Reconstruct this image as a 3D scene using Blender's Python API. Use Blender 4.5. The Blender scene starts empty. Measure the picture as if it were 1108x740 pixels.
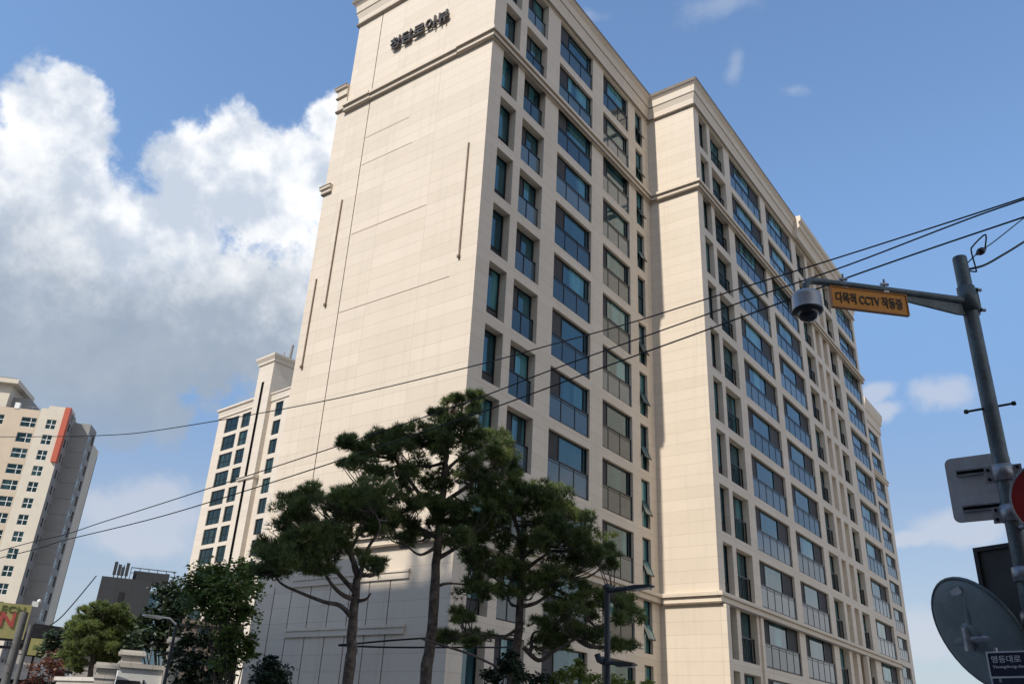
import bpy, math, random
from mathutils import Vector, Matrix
random.seed(7)
R_ = math.radians
sc = bpy.context.scene
H = 1.6                                   # eye height; the camera stands at (0, 0, H)

# ------------------------------------------------------------------ camera
YAW, PIT, ROL, FPX = -0.6432585, 0.43926978, 0.05275971, 916.93
fw = Vector((math.sin(YAW)*math.cos(PIT), math.cos(YAW)*math.cos(PIT), math.sin(PIT)))
r0 = Vector((math.cos(YAW), -math.sin(YAW), 0)); u0 = r0.cross(fw)
rt = r0*math.cos(ROL) + u0*math.sin(ROL); up = rt.cross(fw)
cam = bpy.data.objects.new('camera', bpy.data.cameras.new('camera'))
sc.collection.objects.link(cam); sc.camera = cam
cam.data.sensor_width = 36; cam.data.lens = FPX/1108*36
cam.data.clip_start = .1; cam.data.clip_end = 4000
m3 = Matrix((rt, up, -fw)).transposed()
cam.matrix_world = Matrix.Translation((0, 0, H)) @ m3.to_4x4()

def ray(px, py):                          # direction of a bearing read off the survey photo
    return rt*((px-554)/FPX) - up*((py-370)/FPX) + fw
def at(px, py, dist):                     # point on that bearing at a horizontal distance
    d = ray(px, py); d = d*(dist/math.hypot(d.x, d.y)); return Vector((d.x, d.y, d.z+H))
def azel(px, py):
    d = ray(px, py).normalized(); return math.degrees(math.atan2(d.x, d.y)), math.degrees(math.asin(d.z))

# ------------------------------------------------------------------ exposure, sky, sun
vs = sc.view_settings
sc.display_settings.display_device = 'sRGB'
vs.view_transform = 'Standard'; vs.look = 'None'; vs.gamma = 1; vs.exposure = 0.14; vs.use_curve_mapping = False
SUN = Vector((-.016, -1, .96)).normalized()
SUN_EL = math.asin(SUN.z)
sl = bpy.data.lights.new('sun', 'SUN'); sl.energy = 4.4; sl.angle = R_(.5); sl.color = (1, .93, .82)
so = bpy.data.objects.new('sun', sl); sc.collection.objects.link(so)
so.rotation_euler = SUN.to_track_quat('Z', 'Y').to_euler(); so.location = (0, -20, 80)

world = bpy.data.worlds.new('World'); sc.world = world; world.use_nodes = True
NT = world.node_tree; NT.nodes.clear()
def N(nt, typ, **kw):
    n = nt.nodes.new(typ)
    for k, v in kw.items():
        if k.startswith('i_'):
            key = k[2:]; key = int(key) if key.isdigit() else key
            n.inputs[key].default_value = v
        else: setattr(n, k, v)
    return n
def mathn(nt, op, a, b=None, c=None, clamp=False):
    n = nt.nodes.new('ShaderNodeMath'); n.operation = op; n.use_clamp = clamp
    for i, v in enumerate((a, b, c)):
        if v is None: continue
        if isinstance(v, (int, float)): n.inputs[i].default_value = v
        else: nt.links.new(v, n.inputs[i])
    return n.outputs[0]
def smooth(nt, x, lo, hi, a=0.0, b=1.0):
    n = nt.nodes.new('ShaderNodeMapRange'); n.interpolation_type = 'SMOOTHSTEP'
    nt.links.new(x, n.inputs[0])
    for i, v in enumerate((lo, hi, a, b)): n.inputs[i+1].default_value = v
    return n.outputs[0]
def mixc(nt, fac, a, b):
    n = nt.nodes.new('ShaderNodeMix'); n.data_type = 'RGBA'
    for i, v in ((0, fac), (6, a), (7, b)):
        if isinstance(v, (int, float)): n.inputs[i].default_value = v
        elif isinstance(v, tuple): n.inputs[i].default_value = (*v[:3], 1)
        else: nt.links.new(v, n.inputs[i])
    return n.outputs[2]

SKY = .15
sky = N(NT, 'ShaderNodeTexSky', sky_type='NISHITA', sun_disc=False, sun_elevation=SUN_EL,
        sun_rotation=R_(180.9), altitude=50, air_density=1.6, dust_density=.4, ozone_density=2.6)
tc = N(NT, 'ShaderNodeTexCoord')
sep = N(NT, 'ShaderNodeSeparateXYZ'); NT.links.new(tc.outputs['Generated'], sep.inputs[0])
az = mathn(NT, 'MULTIPLY', mathn(NT, 'ARCTAN2', sep.outputs[0], sep.outputs[1]), 57.29578)
el = mathn(NT, 'MULTIPLY', mathn(NT, 'ARCSINE', sep.outputs[2]), 57.29578)
def noise(scale, detail=8, rough=.55, off=0):
    mp = N(NT, 'ShaderNodeMapping'); mp.inputs['Location'].default_value = (off, off*.7, off*1.3)
    NT.links.new(tc.outputs['Generated'], mp.inputs[0])
    n = N(NT, 'ShaderNodeTexNoise', i_Scale=scale, i_Detail=detail, i_Roughness=rough)
    NT.links.new(mp.outputs[0], n.inputs['Vector']); return n
big = noise(7, 9, .58); fine = noise(22, 9, .6, 3.1); warp = noise(5, 5, .5, 7.7)
# cloud bank: lobes given by bearing and elevation
def lobes(items, az, el, amp_w):
    ws = N(NT, 'ShaderNodeSeparateColor'); NT.links.new(warp.outputs['Color'], ws.inputs[0])
    aw = mathn(NT, 'ADD', az, mathn(NT, 'MULTIPLY', mathn(NT, 'SUBTRACT', ws.outputs[0], .5), amp_w))
    ew = mathn(NT, 'ADD', el, mathn(NT, 'MULTIPLY', mathn(NT, 'SUBTRACT', ws.outputs[1], .5), amp_w))
    out = None
    for (px, py, rx, ry, *deg) in items:
        a0, e0 = azel(px, py)
        a1, _ = azel(px+rx, py); _, e1 = azel(px, py-ry)
        ra = max(abs(a1-a0), .3); re = max(abs(e1-e0), .3)
        if deg: a0, e0, ra, re = px, py, rx, ry
        da = mathn(NT, 'MULTIPLY', mathn(NT, 'SUBTRACT', aw, a0), 1/ra)
        de = mathn(NT, 'MULTIPLY', mathn(NT, 'SUBTRACT', ew, e0), 1/re)
        q = mathn(NT, 'SQRT', mathn(NT, 'ADD', mathn(NT, 'MULTIPLY', da, da), mathn(NT, 'MULTIPLY', de, de)))
        b = mathn(NT, 'SUBTRACT', 1, q)
        out = b if out is None else mathn(NT, 'SMOOTH_MAX', out, b, .25)
    return out
bank = lobes([(62, 122, 92, 66), (-60, 200, 90, 140), (50, 260, 110, 110), (245, 175, 72, 78), (312, 215, 62, 84), (362, 140, 36, 50), (40, 190, 100, 70), (150, 300, 140, 90),
              (200, 350, 260, 120), (-20, 360, 180, 130), (480, 300, 190, 160), (60, 430, 160, 70), (320, 410, 130, 90)], az, el, 9)
nb = mathn(NT, 'SUBTRACT', big.outputs[0], .5); nf = mathn(NT, 'SUBTRACT', fine.outputs[0], .5)
bank_d = smooth(NT, mathn(NT, 'ADD', bank, mathn(NT, 'ADD', mathn(NT, 'MULTIPLY', nb, 1.0), mathn(NT, 'MULTIPLY', nf, 1.0))), -.02, .26)
puffs = lobes([(1032, 443, 58, 32), (955, 436, 44, 22), (965, 462, 40, 18), (1050, 592, 90, 30), (985, 600, 50, 14), (150, 560, 110, 50), (150, 590, 90, 40),
               (1010, 700, 120, 40), (300, 560, 80, 60)], az, el, 6)
puff_d = mathn(NT, 'MULTIPLY', smooth(NT, mathn(NT, 'ADD', puffs, mathn(NT, 'ADD', mathn(NT, 'MULTIPLY', nb, 1.1), mathn(NT, 'MULTIPLY', nf, .9))), .05, .6), .62)
# unseen cumulus right of the picture, added to fill and mirror in the window front
east_fill = lobes([(48, 10, 26, 9, 1), (95, 34, 34, 20, 1), (78, 18, 30, 12, 1), (135, 30, 30, 20, 1), (115, 58, 30, 14, 1), (24, 6, 14, 6, 1)], az, el, 9)
wisps = lobes([(770, 12, 70, 22), (852, 96, 30, 12), (786, 75, 12, 24), (620, 8, 60, 14)], az, el, 6)
wisp_d = mathn(NT, 'MULTIPLY', smooth(NT, mathn(NT, 'ADD', wisps, mathn(NT, 'ADD', mathn(NT, 'MULTIPLY', nb, 1.4), mathn(NT, 'MULTIPLY', nf, 1.8))), .15, 1.15), .34)
e_hi = azel(150, 190)[1]; e_lo = azel(150, 390)[1]
bil = noise(15, 7, .55, 5.3)
lit = smooth(NT, mathn(NT, 'ADD', el, mathn(NT, 'ADD', mathn(NT, 'MULTIPLY', nb, 16), mathn(NT, 'MULTIPLY', nf, 10))), e_lo, e_hi)
CW = mixc(NT, smooth(NT, mathn(NT, 'ADD', bil.outputs[0], mathn(NT, 'MULTIPLY', nb, -.7)), .36, .62), (3.6, 4.05, 4.75), (6.2, 6.3, 6.45)); CG = mixc(NT, smooth(NT, bil.outputs[0], .3, .7), (2.05, 2.5, 3.15), (2.4, 2.85, 3.45))
bank_c = mixc(NT, lit, CG, CW)
# the pale haze of the lower sky
hz = smooth(NT, el, 38, 14, 0, .8)
skc = N(NT, 'ShaderNodeMix', data_type='RGBA', blend_type='MULTIPLY'); skc.inputs[0].default_value = 1; skc.inputs[7].default_value = (.90, .99, 1.13, 1); NT.links.new(sky.outputs[0], skc.inputs[6])
c = mixc(NT, hz, skc.outputs[2], mixc(NT, smooth(NT, el, 24, 4), (1.12, 2.02, 3.75), (2.45, 2.85, 3.6)))
c = mixc(NT, mathn(NT, 'MULTIPLY', smooth(NT, mathn(NT, 'ADD', east_fill, mathn(NT, 'ADD', mathn(NT, 'MULTIPLY', nb, 1.2), mathn(NT, 'MULTIPLY', nf, .6))), -.1, .4), .92), c, (5.0, 5.0, 5.1))
c = mixc(NT, wisp_d, c, (3.6, 4.0, 4.6))
c = mixc(NT, puff_d, c, (3.9, 4.1, 4.6))
c = mixc(NT, mathn(NT, 'MULTIPLY', bank_d, smooth(NT, el, 11, 19)), c, bank_c)
bg = N(NT, 'ShaderNodeBackground', i_Strength=SKY); NT.links.new(c, bg.inputs[0])
wo = N(NT, 'ShaderNodeOutputWorld'); NT.links.new(bg.outputs[0], wo.inputs[0])

# ------------------------------------------------------------------ materials
MATS = {}
def pmat(name, col, rough=.6, metal=0.0, ior=1.5, var=0.0, vscale=3.0, bump=0.0, bscale=40, objrand=0.0):
    m = bpy.data.materials.new(name); m.use_nodes = True; nt = m.node_tree
    b = nt.nodes['Principled BSDF']
    b.inputs['Roughness'].default_value = rough; b.inputs['Metallic'].default_value = metal; b.inputs['IOR'].default_value = ior
    b.inputs['Base Color'].default_value = (*col, 1)
    tcn = nt.nodes.new('ShaderNodeTexCoord')
    out = None
    if var:
        n = N(nt, 'ShaderNodeTexNoise', i_Scale=vscale, i_Detail=7, i_Roughness=.65); nt.links.new(tcn.outputs['Object'], n.inputs['Vector'])
        f = smooth(nt, n.outputs[0], .3, .7)
        out = mixc(nt, f, tuple(c*(1-var) for c in col), tuple(min(1, c*(1+var)) for c in col))
    if objrand:
        oi = nt.nodes.new('ShaderNodeObjectInfo')
        src = out if out else tuple(col)
        out = mixc(nt, mathn(nt, 'MULTIPLY', oi.outputs['Random'], objrand), src, tuple(c*.25 for c in col))
    if out: nt.links.new(out, b.inputs['Base Color'])
    if bump:
        n = N(nt, 'ShaderNodeTexNoise', i_Scale=bscale, i_Detail=4); nt.links.new(tcn.outputs['Object'], n.inputs['Vector'])
        bp = N(nt, 'ShaderNodeBump', i_Strength=bump, i_Distance=.02); nt.links.new(n.outputs[0], bp.inputs['Height'])
        nt.links.new(bp.outputs[0], b.inputs['Normal'])
    MATS[name] = m; return m
def stone(name, c1, c2, mortar, bw=3.15, bh=.6, off=0.0, ms=.008, stain=.12, rough=.62):
    m = bpy.data.materials.new(name); m.use_nodes = True; nt = m.node_tree; b = nt.nodes['Principled BSDF']
    uv = nt.nodes.new('ShaderNodeUVMap'); tcn = nt.nodes.new('ShaderNodeTexCoord')
    br = nt.nodes.new('ShaderNodeTexBrick'); br.offset = off; br.squash = 1
    for k, v in (('Color1', (*c1, 1)), ('Color2', (*c2, 1)), ('Mortar', (*mortar, 1)), ('Scale', 1), ('Mortar Size', ms),
                 ('Mortar Smooth', .1), ('Bias', 0), ('Brick Width', bw), ('Row Height', bh)): br.inputs[k].default_value = v
    nt.links.new(uv.outputs[0], br.inputs[0])
    n = N(nt, 'ShaderNodeTexNoise', i_Scale=.55, i_Detail=8, i_Roughness=.7); nt.links.new(tcn.outputs['Object'], n.inputs['Vector'])
    n2 = N(nt, 'ShaderNodeTexNoise', i_Scale=18, i_Detail=6, i_Roughness=.7); nt.links.new(tcn.outputs['Object'], n2.inputs['Vector'])
    # streaks of grime run down the slabs
    mp = N(nt, 'ShaderNodeMapping'); mp.inputs['Scale'].default_value = (2.2, 2.2, .07); nt.links.new(tcn.outputs['Object'], mp.inputs[0])
    n3 = N(nt, 'ShaderNodeTexNoise', i_Scale=1.6, i_Detail=6, i_Roughness=.6); nt.links.new(mp.outputs[0], n3.inputs['Vector'])
    s = mathn(nt, 'ADD', mathn(nt, 'MULTIPLY', smooth(nt, n.outputs[0], .35, .75), stain*.6), mathn(nt, 'MULTIPLY', smooth(nt, n3.outputs[0], .5, .8), stain))
    s = mathn(nt, 'ADD', s, mathn(nt, 'MULTIPLY', smooth(nt, n2.outputs[0], .4, .75), stain*.4))
    col = mixc(nt, s, br.outputs[0], tuple(c*.55 for c in c1))
    nt.links.new(col, b.inputs['Base Color']); b.inputs['Roughness'].default_value = rough
    h = mathn(nt, 'ADD', mathn(nt, 'MULTIPLY', br.outputs['Fac'], -1.0), mathn(nt, 'MULTIPLY', n2.outputs[0], .12))
    bp = N(nt, 'ShaderNodeBump', i_Strength=.35, i_Distance=.01); nt.links.new(h, bp.inputs['Height']); nt.links.new(bp.outputs[0], b.inputs['Normal'])
    MATS[name] = m; return m
def glass(name, dark, light, ior=2.0, rough=.02, wob=.02):
    # coated window glass: mirrors its surroundings, the room or a drawn blind behind tints it pane by pane
    m = bpy.data.materials.new(name); m.use_nodes = True; nt = m.node_tree; b = nt.nodes['Principled BSDF']
    oi = nt.nodes.new('ShaderNodeObjectInfo'); tcn = nt.nodes.new('ShaderNodeTexCoord')
    n = N(nt, 'ShaderNodeTexNoise', i_Scale=.9, i_Detail=3); nt.links.new(tcn.outputs['Object'], n.inputs['Vector'])
    # drapes and blinds: soft vertical bands placed differently in every room
    sp = nt.nodes.new('ShaderNodeSeparateXYZ'); nt.links.new(tcn.outputs['Object'], sp.inputs[0])
    cb = nt.nodes.new('ShaderNodeCombineXYZ')
    nt.links.new(mathn(nt, 'ADD', mathn(nt, 'MULTIPLY', sp.outputs[0], 1.1), mathn(nt, 'MULTIPLY', oi.outputs['Random'], 173)), cb.inputs[0]); nt.links.new(mathn(nt, 'MULTIPLY', sp.outputs[2], .12), cb.inputs[2])
    nd = N(nt, 'ShaderNodeTexNoise', i_Scale=1, i_Detail=1); nt.links.new(cb.outputs[0], nd.inputs['Vector'])
    cb2 = nt.nodes.new('ShaderNodeCombineXYZ'); nt.links.new(mathn(nt, 'MULTIPLY', sp.outputs[0], 9), cb2.inputs[0])
    nfold = N(nt, 'ShaderNodeTexNoise', i_Scale=1, i_Detail=2); nt.links.new(cb2.outputs[0], nfold.inputs['Vector'])
    f = mathn(nt, 'MULTIPLY', smooth(nt, nd.outputs[0], .42, .58), smooth(nt, nfold.outputs[0], .3, .7, .55, 1))
    f = mathn(nt, 'MULTIPLY', f, smooth(nt, oi.outputs['Random'], .1, .9, .15, 1))
    nt.links.new(mixc(nt, f, dark, light), b.inputs['Base Color'])
    b.inputs['Roughness'].default_value = rough; b.inputs['IOR'].default_value = ior; b.inputs['Specular Tint'].default_value = (.64, .92, 1, 1)
    bp = N(nt, 'ShaderNodeBump', i_Strength=wob, i_Distance=.5); nt.links.new(n.outputs[0], bp.inputs['Height']); nt.links.new(bp.outputs[0], b.inputs['Normal'])
    MATS[name] = m; return m
def foliage(name, c1, c2, c3, trans=.25):
    m = bpy.data.materials.new(name); m.use_nodes = True; nt = m.node_tree; nt.nodes.clear()
    g = nt.nodes.new('ShaderNodeNewGeometry'); tcn = nt.nodes.new('ShaderNodeTexCoord')
    n = N(nt, 'ShaderNodeTexNoise', i_Scale=2.2, i_Detail=3); nt.links.new(tcn.outputs['Object'], n.inputs['Vector'])
    col = mixc(nt, smooth(nt, n.outputs[0], .38, .66), c1, c2)
    col = mixc(nt, mathn(nt, 'MULTIPLY', smooth(nt, g.outputs['Random Per Island'], .55, 1), .7), col, c3)
    d = nt.nodes.new('ShaderNodeBsdfPrincipled'); d.inputs['Roughness'].default_value = .55; nt.links.new(col, d.inputs['Base Color'])
    t = nt.nodes.new('ShaderNodeBsdfTranslucent'); nt.links.new(col, t.inputs[0])
    mx = nt.nodes.new('ShaderNodeMixShader'); mx.inputs[0].default_value = trans
    nt.links.new(d.outputs[0], mx.inputs[1]); nt.links.new(t.outputs[0], mx.inputs[2])
    o = nt.nodes.new('ShaderNodeOutputMaterial'); nt.links.new(mx.outputs[0], o.inputs[0])
    MATS[name] = m; return m

stone('limestone', (.602, .518, .415), (.652, .564, .462), (.50, .42, .335), ms=.012, stain=.2)
stone('far_stone', (.56, .49, .41), (.60, .53, .44), (.44, .38, .32), 2.4, .9, 0, .012, .1)
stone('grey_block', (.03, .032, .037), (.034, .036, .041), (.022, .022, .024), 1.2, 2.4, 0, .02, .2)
stone('gate_stone', (.50, .47, .42), (.56, .52, .46), (.3, .27, .24), .8, .4, .5, .01, .25)
stone('brown_stone', (.13, .10, .08), (.16, .125, .10), (.07, .06, .05), .9, .6, .5, .012, .3)
pmat('far_beige', (.50, .41, .31), .8, var=.06, vscale=.3)
pmat('far_grey_and_shade', (.25, .245, .24), .8, var=.06, vscale=.3)  # plain grey, albedo lowered so the high-rise's shaded walls come out darker
pmat('far_cream', (.56, .505, .42), .8, var=.05, vscale=.3)
pmat('orange_panel', (.42, .075, .035), .5, var=.08)
pmat('white_trim', (.68, .68, .66), .5, var=.05)
pmat('roof_gray', (.2, .2, .2), .9, var=.2)
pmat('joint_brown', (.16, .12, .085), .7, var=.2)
pmat('dark_metal', (.022, .022, .024), .35, metal=.6, var=.2, vscale=8)
pmat('bronze', (.085, .072, .058), .4, metal=.5, var=.2, vscale=6)
pmat('screen', (.045, .045, .05), .75, var=.25, vscale=6, objrand=.6)
pmat('interior', (.012, .012, .013), .9, var=.2)
glass('window_glass', (.004, .030, .042), (.085, .26, .28), 1.95)
glass('far_glass', (.005, .014, .014), (.035, .07, .065), 1.5)
glass('shop_glass', (.10, .16, .20), (.2, .3, .36), 1.8)
m = pmat('railing_glass', (.10, .15, .185), .05, ior=1.7, var=.1, vscale=.6)
oi = m.node_tree.nodes.new('ShaderNodeObjectInfo')
m.node_tree.links.new(mixc(m.node_tree, smooth(m.node_tree, oi.outputs['Random'], .3, 1), (.012, .036, .05), (.10, .14, .16)), m.node_tree.nodes['Principled BSDF'].inputs['Base Color'])
pmat('galvanised', (.115, .14, .145), .48, metal=.35, var=.28, vscale=9, bump=.25, bscale=60)
pmat('mirror_back', (.19, .235, .245), .5, var=.14, vscale=5, bump=.1)
pmat('sign_back', (.62, .625, .64), .45, metal=.3, var=.16, vscale=4)
pmat('bracket_steel', (.34, .35, .37), .4, metal=.5, var=.25, vscale=20)
pmat('rust', (.11, .055, .035), .8, var=.5, vscale=30)
pmat('camera_shell', (.42, .43, .45), .38, metal=.35, var=.1, vscale=10)
pmat('black_plastic', (.018, .018, .02), .35, var=.2)
pmat('smoked_dome', (.015, .016, .02), .06, ior=1.6, var=.1)
pmat('sign_yellow', (.78, .29, .012), .5, var=.07, vscale=6)
pmat('sign_edge', (.45, .17, .03), .5, var=.1)
pmat('letter_black', (.03, .022, .015), .6, var=.1)
pmat('sign_red', (.33, .012, .014), .4, var=.12, vscale=6)
pmat('sign_navy', (.018, .025, .055), .4, var=.1)
pmat('sign_white', (.72, .73, .75), .5, var=.04)
pmat('board_brown', (.075, .07, .065), .7, var=.2, vscale=3)
pmat('pole_sleeve', (.27, .24, .17), .8, var=.25, vscale=8)
pmat('cable_black', (.015, .015, .016), .6, var=.1)
pmat('lamp_paint', (.045, .05, .055), .5, metal=.3, var=.15, vscale=6)
pmat('lamp_glass', (.5, .5, .48), .3, var=.05)
pmat('bill_yellow', (.30, .275, .11), .6, var=.1, vscale=1)
pmat('bill_red', (.34, .06, .05), .6, var=.1)
pmat('bill_green', (.14, .17, .05), .6, var=.1)
pmat('pole_concrete', (.10, .10, .10), .85, var=.15, vscale=3, bump=.2)
pmat('dark_roof', (.010, .009, .009), .95, ior=1.2, var=.3)
pmat('bark_pine', (.13, .10, .08), .9, var=.5, vscale=9, bump=1, bscale=26)
pmat('bark_dark', (.05, .042, .035), .9, var=.4, vscale=9, bump=.8, bscale=20)
pmat('asphalt', (.05, .05, .052), .9, var=.25, vscale=2, bump=.3)
pmat('paving', (.26, .25, .24), .85, var=.15, vscale=1.5, bump=.2)
pmat('bounce_plaza', (.22, .205, .18), .8, var=.12, vscale=1)
pmat('earth', (.22, .20, .17), .95, var=.3, vscale=.5)
pmat('road_white', (.75, .75, .73), .7, var=.1)
pmat('plain_wall', (.4, .37, .34), .8, var=.08, vscale=.4)
foliage('pine_needles', (.085, .125, .042), (.20, .25, .068), (.30, .31, .105), .45)
foliage('leaf_green', (.055, .10, .025), (.12, .19, .045), (.19, .25, .07), .4)
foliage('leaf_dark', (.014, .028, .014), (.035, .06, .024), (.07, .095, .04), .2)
foliage('leaf_bright', (.16, .22, .04), (.30, .33, .07), (.42, .42, .10), .4)
foliage('leaf_red', (.10, .035, .025), (.19, .07, .04), (.24, .12, .05), .35)

# ------------------------------------------------------------------ mesh helpers
Z = Vector((0, 0, 1))
class MB:
    def __init__(s): s.v = []; s.f = []; s.mi = []; s.uv = []; s.mats = []; s.sm = []
    def mat(s, name):
        if name not in s.mats: s.mats.append(name)
        return s.mats.index(name)
    def poly(s, pts, mat, uvs=None, smooth=False):
        i = len(s.v); pts = [Vector(p) for p in pts]; s.v += [tuple(p) for p in pts]; s.f.append(tuple(range(i, i+len(pts))))
        s.mi.append(s.mat(mat)); s.sm.append(smooth)
        if uvs is None:
            n = (pts[1]-pts[0]).cross(pts[2]-pts[0])
            if abs(n.z) > max(abs(n.x), abs(n.y)): uvs = [(p.x, p.y) for p in pts]
            elif abs(n.x) > abs(n.y): uvs = [(p.y, p.z) for p in pts]
            else: uvs = [(p.x, p.z) for p in pts]
        s.uv += uvs
    def box(s, a, b, mat, M=None):
        x0, y0, z0 = (min(a[i], b[i]) for i in range(3)); x1, y1, z1 = (max(a[i], b[i]) for i in range(3))
        P = [Vector(p) for p in ((x0, y0, z0), (x1, y0, z0), (x1, y1, z0), (x0, y1, z0), (x0, y0, z1), (x1, y0, z1), (x1, y1, z1), (x0, y1, z1))]
        if M: P = [M @ p for p in P]
        for q in ((3, 2, 1, 0), (4, 5, 6, 7), (0, 1, 5, 4), (1, 2, 6, 5), (2, 3, 7, 6), (3, 0, 4, 7)): s.poly([P[i] for i in q], mat)
    def tube(s, pts, rad, mat, n=10, caps=True, smooth=True):
        pts = [Vector(p) for p in pts]
        rad = rad if isinstance(rad, (list, tuple)) else [rad]*len(pts)
        rings = []; ref = None
        for i, p in enumerate(pts):
            t = (pts[min(i+1, len(pts)-1)] - pts[max(i-1, 0)]).normalized()
            if ref is None: ref = t.orthogonal().normalized()
            a = (ref - t*ref.dot(t)).normalized(); ref = a; b = t.cross(a)
            rings.append([p + (a*math.cos(k*2*math.pi/n) + b*math.sin(k*2*math.pi/n))*rad[i] for k in range(n)])
        base = len(s.v)
        for r in rings: s.v += [tuple(p) for p in r]
        m = s.mat(mat)
        for i in range(len(rings)-1):
            for k in range(n):
                q = (base+i*n+k, base+i*n+(k+1) % n, base+(i+1)*n+(k+1) % n, base+(i+1)*n+k)
                s.f.append(q); s.mi.append(m); s.sm.append(smooth); s.uv += [(k/n, i), ((k+1)/n, i), ((k+1)/n, i+1), (k/n, i+1)]
        if caps:
            s.poly(list(reversed(rings[0])), mat); s.poly(rings[-1], mat)
    def lathe(s, prof, mat, M=None, n=28, smooth=True, caps=True):
        rings = []
        for (r, z) in prof: rings.append([Vector((r*math.cos(k*2*math.pi/n), r*math.sin(k*2*math.pi/n), z)) for k in range(n)])
        if M: rings = [[M @ p for p in r] for r in rings]
        base = len(s.v); m = s.mat(mat)
        for r in rings: s.v += [tuple(p) for p in r]
        for i in range(len(rings)-1):
            for k in range(n):
                s.f.append((base+i*n+k, base+i*n+(k+1) % n, base+(i+1)*n+(k+1) % n, base+(i+1)*n+k)); s.mi.append(m); s.sm.append(smooth); s.uv += [(0, 0)]*4
        if caps and prof[0][0] > 1e-4: s.poly(list(reversed(rings[0])), mat)
        if caps and prof[-1][0] > 1e-4: s.poly(rings[-1], mat)
    def prism(s, outline, y0, y1, mat, M=None):           # outline in local x,z, thickness along y
        a = [Vector((x, y0, z)) for x, z in outline]; b = [Vector((x, y1, z)) for x, z in outline]
        if M: a = [M @ p for p in a]; b = [M @ p for p in b]
        s.poly(a, mat); s.poly(list(reversed(b)), mat)
        n = len(a)
        for i in range(n): s.poly([a[(i+1) % n], a[i], b[i], b[(i+1) % n]], mat)
    def sweep(s, path, prof, mat, closed_ends=True):      # plan path, outward on the right-hand side; prof = (out, z)
        P = [Vector((p[0], p[1], 0)) for p in path]; nrm = []
        for i in range(len(P)-1):
            d = (P[i+1]-P[i]).normalized(); nrm.append(Vector((d.y, -d.x, 0)))
        rows = []
        for i, p in enumerate(P):
            if i == 0: m = nrm[0]
            elif i == len(P)-1: m = nrm[-1]
            else:
                m = nrm[i-1]+nrm[i]; m = m*(1/(1+nrm[i-1].dot(nrm[i]))) if nrm[i-1].dot(nrm[i]) > -.9 else nrm[i]
            rows.append([p + m*o + Z*z for o, z in prof])
        for i in range(len(rows)-1):
            for k in range(len(prof)-1): s.poly([rows[i][k], rows[i+1][k], rows[i+1][k+1], rows[i][k+1]], mat)
        if closed_ends: s.poly(list(reversed(rows[0])), mat); s.poly(rows[-1], mat)
    def facade(s, O, U, Nn, u0, u1, v0, v1, ops, mat, back='interior', reveal=None):
        O, U, Nn = Vector(O), Vector(U), Vector(Nn)
        us = sorted({round(x, 4) for x in [u0, u1]+[o[0] for o in ops]+[o[1] for o in ops] if u0 <= x <= u1})
        zs = sorted({round(x, 4) for x in [v0, v1]+[o[2] for o in ops]+[o[3] for o in ops] if v0 <= x <= v1})
        P = lambda u, v, d=0: O + U*u + Z*v - Nn*d
        for i in range(len(us)-1):
            for j in range(len(zs)-1):
                cu = (us[i]+us[i+1])/2; cv = (zs[j]+zs[j+1])/2
                if any(o[0] < cu < o[1] and o[2] < cv < o[3] for o in ops): continue
                s.poly([P(us[i], zs[j]), P(us[i+1], zs[j]), P(us[i+1], zs[j+1]), P(us[i], zs[j+1])], mat)
        for o in ops:
            a, b, c, d, dep = o[:5]; bk = o[5] if len(o) > 5 else back; rv = reveal or mat
            s.poly([P(a, c), P(a, d), P(a, d, dep), P(a, c, dep)], rv); s.poly([P(b, d), P(b, c), P(b, c, dep), P(b, d, dep)], rv)
            s.poly([P(a, d), P(b, d), P(b, d, dep), P(a, d, dep)], rv); s.poly([P(b, c), P(a, c), P(a, c, dep), P(b, c, dep)], rv)
            s.poly([P(a, c, dep), P(b, c, dep), P(b, d, dep), P(a, d, dep)], bk)
    def mesh(s, name):
        me = bpy.data.meshes.new(name); me.from_pydata(s.v, [], s.f)
        for m in s.mats: me.materials.append(MATS[m])
        me.polygons.foreach_set('material_index', s.mi); me.polygons.foreach_set('use_smooth', s.sm)
        uvl = me.uv_layers.new(name='UVMap'); uvl.data.foreach_set('uv', [c for t in s.uv for c in t])
        me.update(); return me
    def build(s, name, parent=None, loc=None):
        o = bpy.data.objects.new(name, s.mesh(name)); sc.collection.objects.link(o)
        if parent: o.parent = parent
        if loc is not None: o.location = loc
        return o
def empty(name, label=None, cat=None, loc=(0, 0, 0), rz=0, group=None):
    o = bpy.data.objects.new(name, None); sc.collection.objects.link(o); o.location = loc; o.rotation_euler.z = rz
    o.empty_display_size = .3
    return tag(o, label, cat, group)
def tag(o, label=None, cat=None, group=None, kind=None):
    if label: o['label'] = label
    if cat: o['category'] = cat
    if group: o['group'] = group
    if kind: o['kind'] = kind
    return o
def copy_obj(o, parent, loc=None, rz=None):
    c = o.copy(); sc.collection.objects.link(c); c.parent = parent
    if loc is not None: c.location = loc
    if rz is not None: c.rotation_euler.z = rz
    return c
def text_mesh(txt, size, depth, bold=0.0, align='LEFT', space=1.0):
    cu = bpy.data.curves.new('lettering', 'FONT'); cu.body = txt; cu.size = size; cu.extrude = depth/2; cu.offset = bold; cu.align_x = align
    cu.space_character = space; cu.resolution_u = 3
    o = bpy.data.objects.new('lettering', cu); sc.collection.objects.link(o)
    dg = bpy.context.evaluated_depsgraph_get(); dg.update()
    me = bpy.data.meshes.new_from_object(o.evaluated_get(dg)); bpy.data.objects.remove(o); bpy.data.curves.remove(cu)
    return me
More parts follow.
